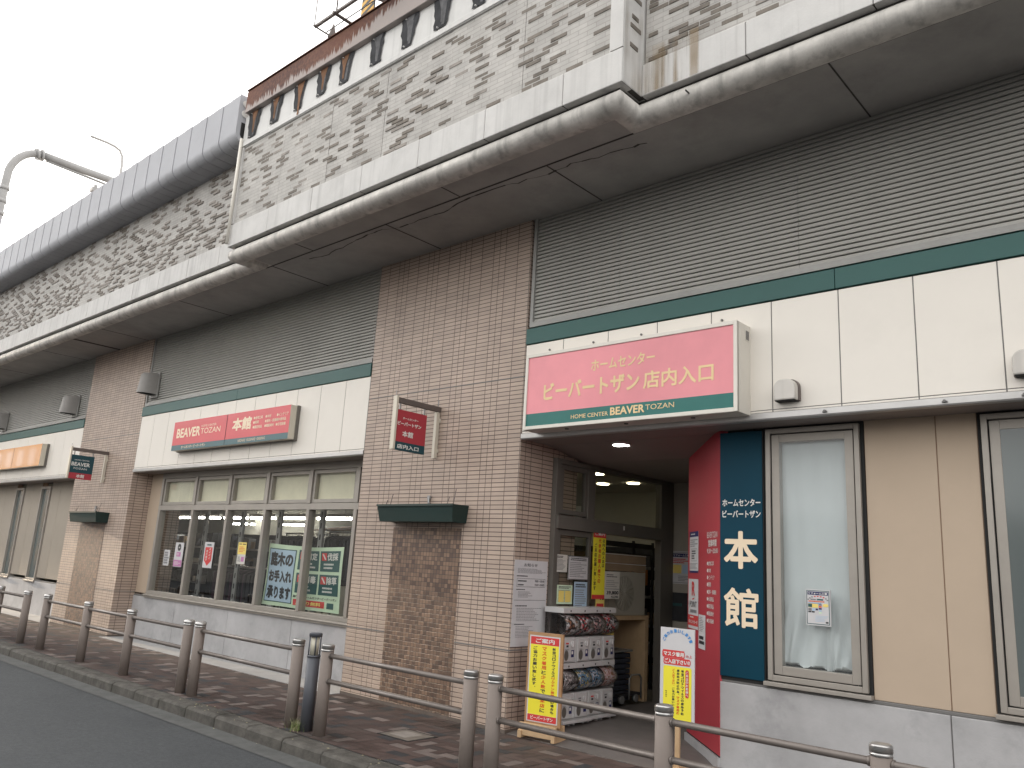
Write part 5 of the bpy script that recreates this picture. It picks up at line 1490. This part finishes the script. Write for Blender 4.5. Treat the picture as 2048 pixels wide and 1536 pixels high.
# ================================================================== GOODS INSIDE THE SHOP
for i, (x0, x1, y, z) in enumerate([(-18.6, -17.5, 9.5, 2.31), (-17.3, -16.3, 9.5, 2.31), (-16.15, -15.2, 9.5, 2.31), (-15.0, -13.9, 9.5, 2.31), (-19.8, -18.75, 9.5, 2.31), (-13.7, -12.6, 9.5, 2.31), (-22.3, -21.1, 12.3, 2.35), (-20.9, -19.7, 12.3, 2.35), (-19.5, -18.3, 12.3, 2.35), (-10.4, -9.5, 10.4, 2.62)]):
    lab = 'bare white fluorescent tube on a batten above the clothes racks' if y < 10 else ('bare white fluorescent tube on a batten at the rear of the shop' if y > 11 else 'bare fluorescent tube on a batten seen through the right light of the window')
    t = thing('tube_light', lab, 'tube light', ((x0+x1)/2, y, z), 'fluorescent tubes in the shop')
    b = MB(); b.cyl((x0, y, z), (x1, y, z), .022, n=10); b.build('tube', 'tube', t)
    b = MB(); b.box(x0-.03, x1+.03, y-.04, y+.04, z+.03, z+.09); b.build('batten', 'ink_white', t)
    b = MB()
    for xx in (x0+.2, x1-.2): b.cyl((xx, y, z+.09), (xx, y, 2.86), .006, n=6)
    b.build('hanger', 'steel_grey', t)
def clothes_rack(x0, x1, y, z, lab, mats, seed):
    q = random.Random(seed)
    t = thing('clothes_rack', lab, 'clothes rack', ((x0+x1)/2, y, .03), 'clothes racks behind the shop window')
    b = MB(); b.cyl((x0, y, z), (x1, y, z), .016, n=8)
    for xx in (x0, x1): b.cyl((xx, y, .03), (xx, y, z), .016, n=8); b.box(xx-.02, xx+.02, y-.25, y+.25, .03, .06)
    b.build('rack_frame', 'chrome', t)
    x = x0+.08
    while x < x1-.05:
        h = q.uniform(.62, .85); w = q.uniform(.19, .24); m = q.choice(mats); th = q.uniform(.02, .035)
        b = MB()
        b.prism([(y-.05, z-.06), (y+.05, z-.06), (y+w, z-.13), (y+w*.92, z-h), (y-w*.95, z-h+q.uniform(-.03, .03)), (y-w, z-.13)], 'x', x-th, x+th)
        g_ = b.build('garment', m, t, bevel=.012)
        b = MB(); b.tube([(x, y, z+.018), (x, y, z-.065)], .004, 5); b.build('hanger_hook', 'chrome', g_)
        x += q.uniform(.075, .12)
clothes_rack(-14.6, -12.9, 8.1, 1.32, 'low clothes rack of black and plum garments behind the left lights of the shop window', ['cloth1', 'cloth2', 'cloth3', 'cloth1'], 2)
clothes_rack(-12.7, -11.2, 8.2, 1.95, 'tall clothes rack of black and navy garments behind the middle of the shop window', ['cloth1', 'cloth2', 'cloth1'], 3)
clothes_rack(-11.0, -9.7, 7.9, 1.98, 'tall clothes rack of black jackets right above the mint green banner', ['cloth1', 'cloth1', 'cloth2', 'cloth5'], 4)
clothes_rack(-9.6, -8.75, 7.5, 1.98, 'clothes rack with red and black garments at the right end of the shop window', ['cloth1', 'cloth4', 'cloth1', 'cloth2'], 5)
def shelf(x0, x1, y0, y1, zs, lab, seed):
    q = random.Random(seed)
    t = thing('shelf_unit', lab, 'shelf', ((x0+x1)/2, y0, .03), 'dark shelves in the shop')
    b = MB()
    for xx in (x0, x1-.03): b.box(xx, xx+.03, y0, y1, .03, zs[-1]+.3)
    b.box(x0, x1, y1-.02, y1, .03, zs[-1]+.3); b.build('uprights', 'int_dark', t)
    for z in zs:
        b = MB(); b.box(x0+.03, x1-.03, y0, y1-.02, z-.02, z); b.box(x0+.03, x1-.03, y0-.012, y0, z-.035, z+.005, 1); b.build('shelf_board', ['int_dark', 'steel_grey'], t)
    mats = ['int_dark', 'cloth5', 'steel_grey', 'cardboard', 'ink_white', 'cloth2', 'int_dark', 'int_dark']
    n = 0
    for z in zs:
        x = x0+.06
        while x < x1-.2 and n < 90:
            w = q.uniform(.10, .26); h = q.uniform(.08, .24)
            b = MB(); b.box(x, x+w, y0+.05, y0+.30, z, z+h); b.build('packed_goods', q.choice(mats), t, bevel=.006); n += 1
            x += w+q.uniform(.01, .12)
shelf(-19.5, -16.6, 8.9, 9.3, [.12, .5, .9, 1.3, 1.65], 'dark goods shelf behind the first light of the shop window', 6)
shelf(-16.4, -13.4, 8.9, 9.3, [.12, .5, .9, 1.3, 1.65], 'dark goods shelf behind the second light of the shop window', 7)
shelf(-13.2, -11.0, 10.4, 10.8, [.12, .6, 1.1, 1.6, 2.0], 'tall goods shelf at the rear behind the middle of the shop window', 8)
shelf(-8.1, -5.9, 10.35, 10.8, [.12, .5, .9, 1.3, 1.7], 'goods shelf on the rear wall seen through the entrance door', 12)
b = MB(); b.add([(-12.3, 8.35, 2.02), (-10.6, 8.35, 2.06), (-10.6, 9.1, 2.20), (-12.3, 9.1, 2.14)], [(0, 1, 2, 3)]); b.add([(-12.3, 8.35, 2.0), (-10.6, 8.35, 2.04), (-10.6, 9.1, 2.18), (-12.3, 9.1, 2.12)], [(0, 1, 2, 3)])
tag(b.build('folded_tarp', 'orange', base=(-11.4, 8.7, 2.0), fix=False), 'flat orange sheet lying on top of the tall clothes rack', 'tarp')
for i, (x, lab) in enumerate(((-14.0, 'first light'), (-12.75, 'second light'), (-11.6, 'third light'), (-10.45, 'fourth light'))):
    t = thing('display_upright', f'slim pale grey upright standing behind the {lab} of the shop window', 'upright', (x, 7.35, .03), 'grey uprights behind the shop window')
    b = MB(); b.box(x-.055, x+.055, 7.33, 7.37, .05, 2.86); b.build('column', 'steel_grey', t, bevel=.006)
    b = MB(); b.box(x-.09, x+.09, 7.27, 7.43, .03, .06); b.build('foot', 'steel_grey', t)
    b = MB()
    for k in range(14): b.box(x-.012, x+.012, 7.326, 7.33, .3+.17*k, .38+.17*k)
    b.build('slots', 'gap_black', t)
t = thing('hanging_sign', 'yellow and red sale sign hanging inside the right light of the shop window', 'sign', (-9.6, 8.6, 2.05))
b = MB(); b.box(-10.2, -9.1, 8.6, 8.62, 2.03, 2.45); b.build('board', 'yellow_soft', t)
b = MB(); b.box(-9.5, -9.1, 8.59, 8.6, 2.03, 2.45); b.build('red_patch', 'cloth4', t)
b = MB(); b.cyl((-9.5, 8.61, 2.45), (-9.5, 8.61, 2.86), .006, n=6); b.build('hanger', 'steel_grey', t)
t = thing('display_pole', 'bright chrome display pole inside the right light of the shop window', 'pole', (-9.15, 7.35, .03))
b = MB(); b.cyl((-9.15, 7.35, .03), (-9.15, 7.35, 2.86), .016, n=12); b.build('pole', 'chrome', t)
b = MB(); b.cyl((-9.15, 7.35, .03), (-9.15, 7.35, .05), .12, n=20); b.build('foot', 'chrome', t)

# ================================================================== ACROSS THE STREET (seen only as light, shade and reflections)
wm = mat('opposite_wall', (.42, .40, .37), .8, var=.06); wd = mat('opposite_wall_dark', (.30, .27, .24), .8, var=.06); wg = mat('opposite_glass', (.05, .06, .07), .1)
def block(x0, x1, y0, y1, h, m, lab, wn):
    t = thing('opposite_building', lab, 'building', ((x0+x1)/2, (y0+y1)/2, -.12), 'buildings across the street')
    b = MB(); b.box(x0, x1, y0, y1, -.12, h); b.build('walls', m, t)
    b = MB(); b.box(x0-.1, x1+.1, y0-.1, y1+.1, h, h+.15); b.build('roof_edge', wd, t)
    k = 0; x = x0+1
    while x < x1-1.6 and k < 24:
        for z in [1.0+3*i for i in range(int((h-1.5)//3)+1)]:
            if z+1.4 < h:
                b = MB(); b.box(x, x+1.3, y1-.02, y1+.03, z, z+1.3); f_ = b.build('window', 'frame_white', t)
                b = MB(); b.box(x+.07, x+1.23, y1+.03, y1+.035, z+.07, z+1.23); b.build('pane', wg, f_); k += 1
        x += 2.6
block(-26, -15, -16, -8.5, 6.2, wm, 'pale two storey house across the street, left', 1)
block(-14, -4, -17, -8.5, 3.3, wd, 'low brown shop house across the street, middle', 2)
block(-3, 9, -17, -8.5, 4.6, wm, 'pale two storey house across the street, right', 3)
block(-80, -58, -24, -8.6, 11, mat('orange_render', (.72, .47, .27), .8, var=.05), 'warm orange rendered block along the far side of the street', 5)
block(-57, -42, -24, -8.6, 7, wm, 'pale low block along the far side of the street', 6)
block(-142, -130, -34, -.2, 30, wd, 'tall brown apartment block at the far end of the street', 4)  # unseen blocker, added to keep the low sun off the near facade
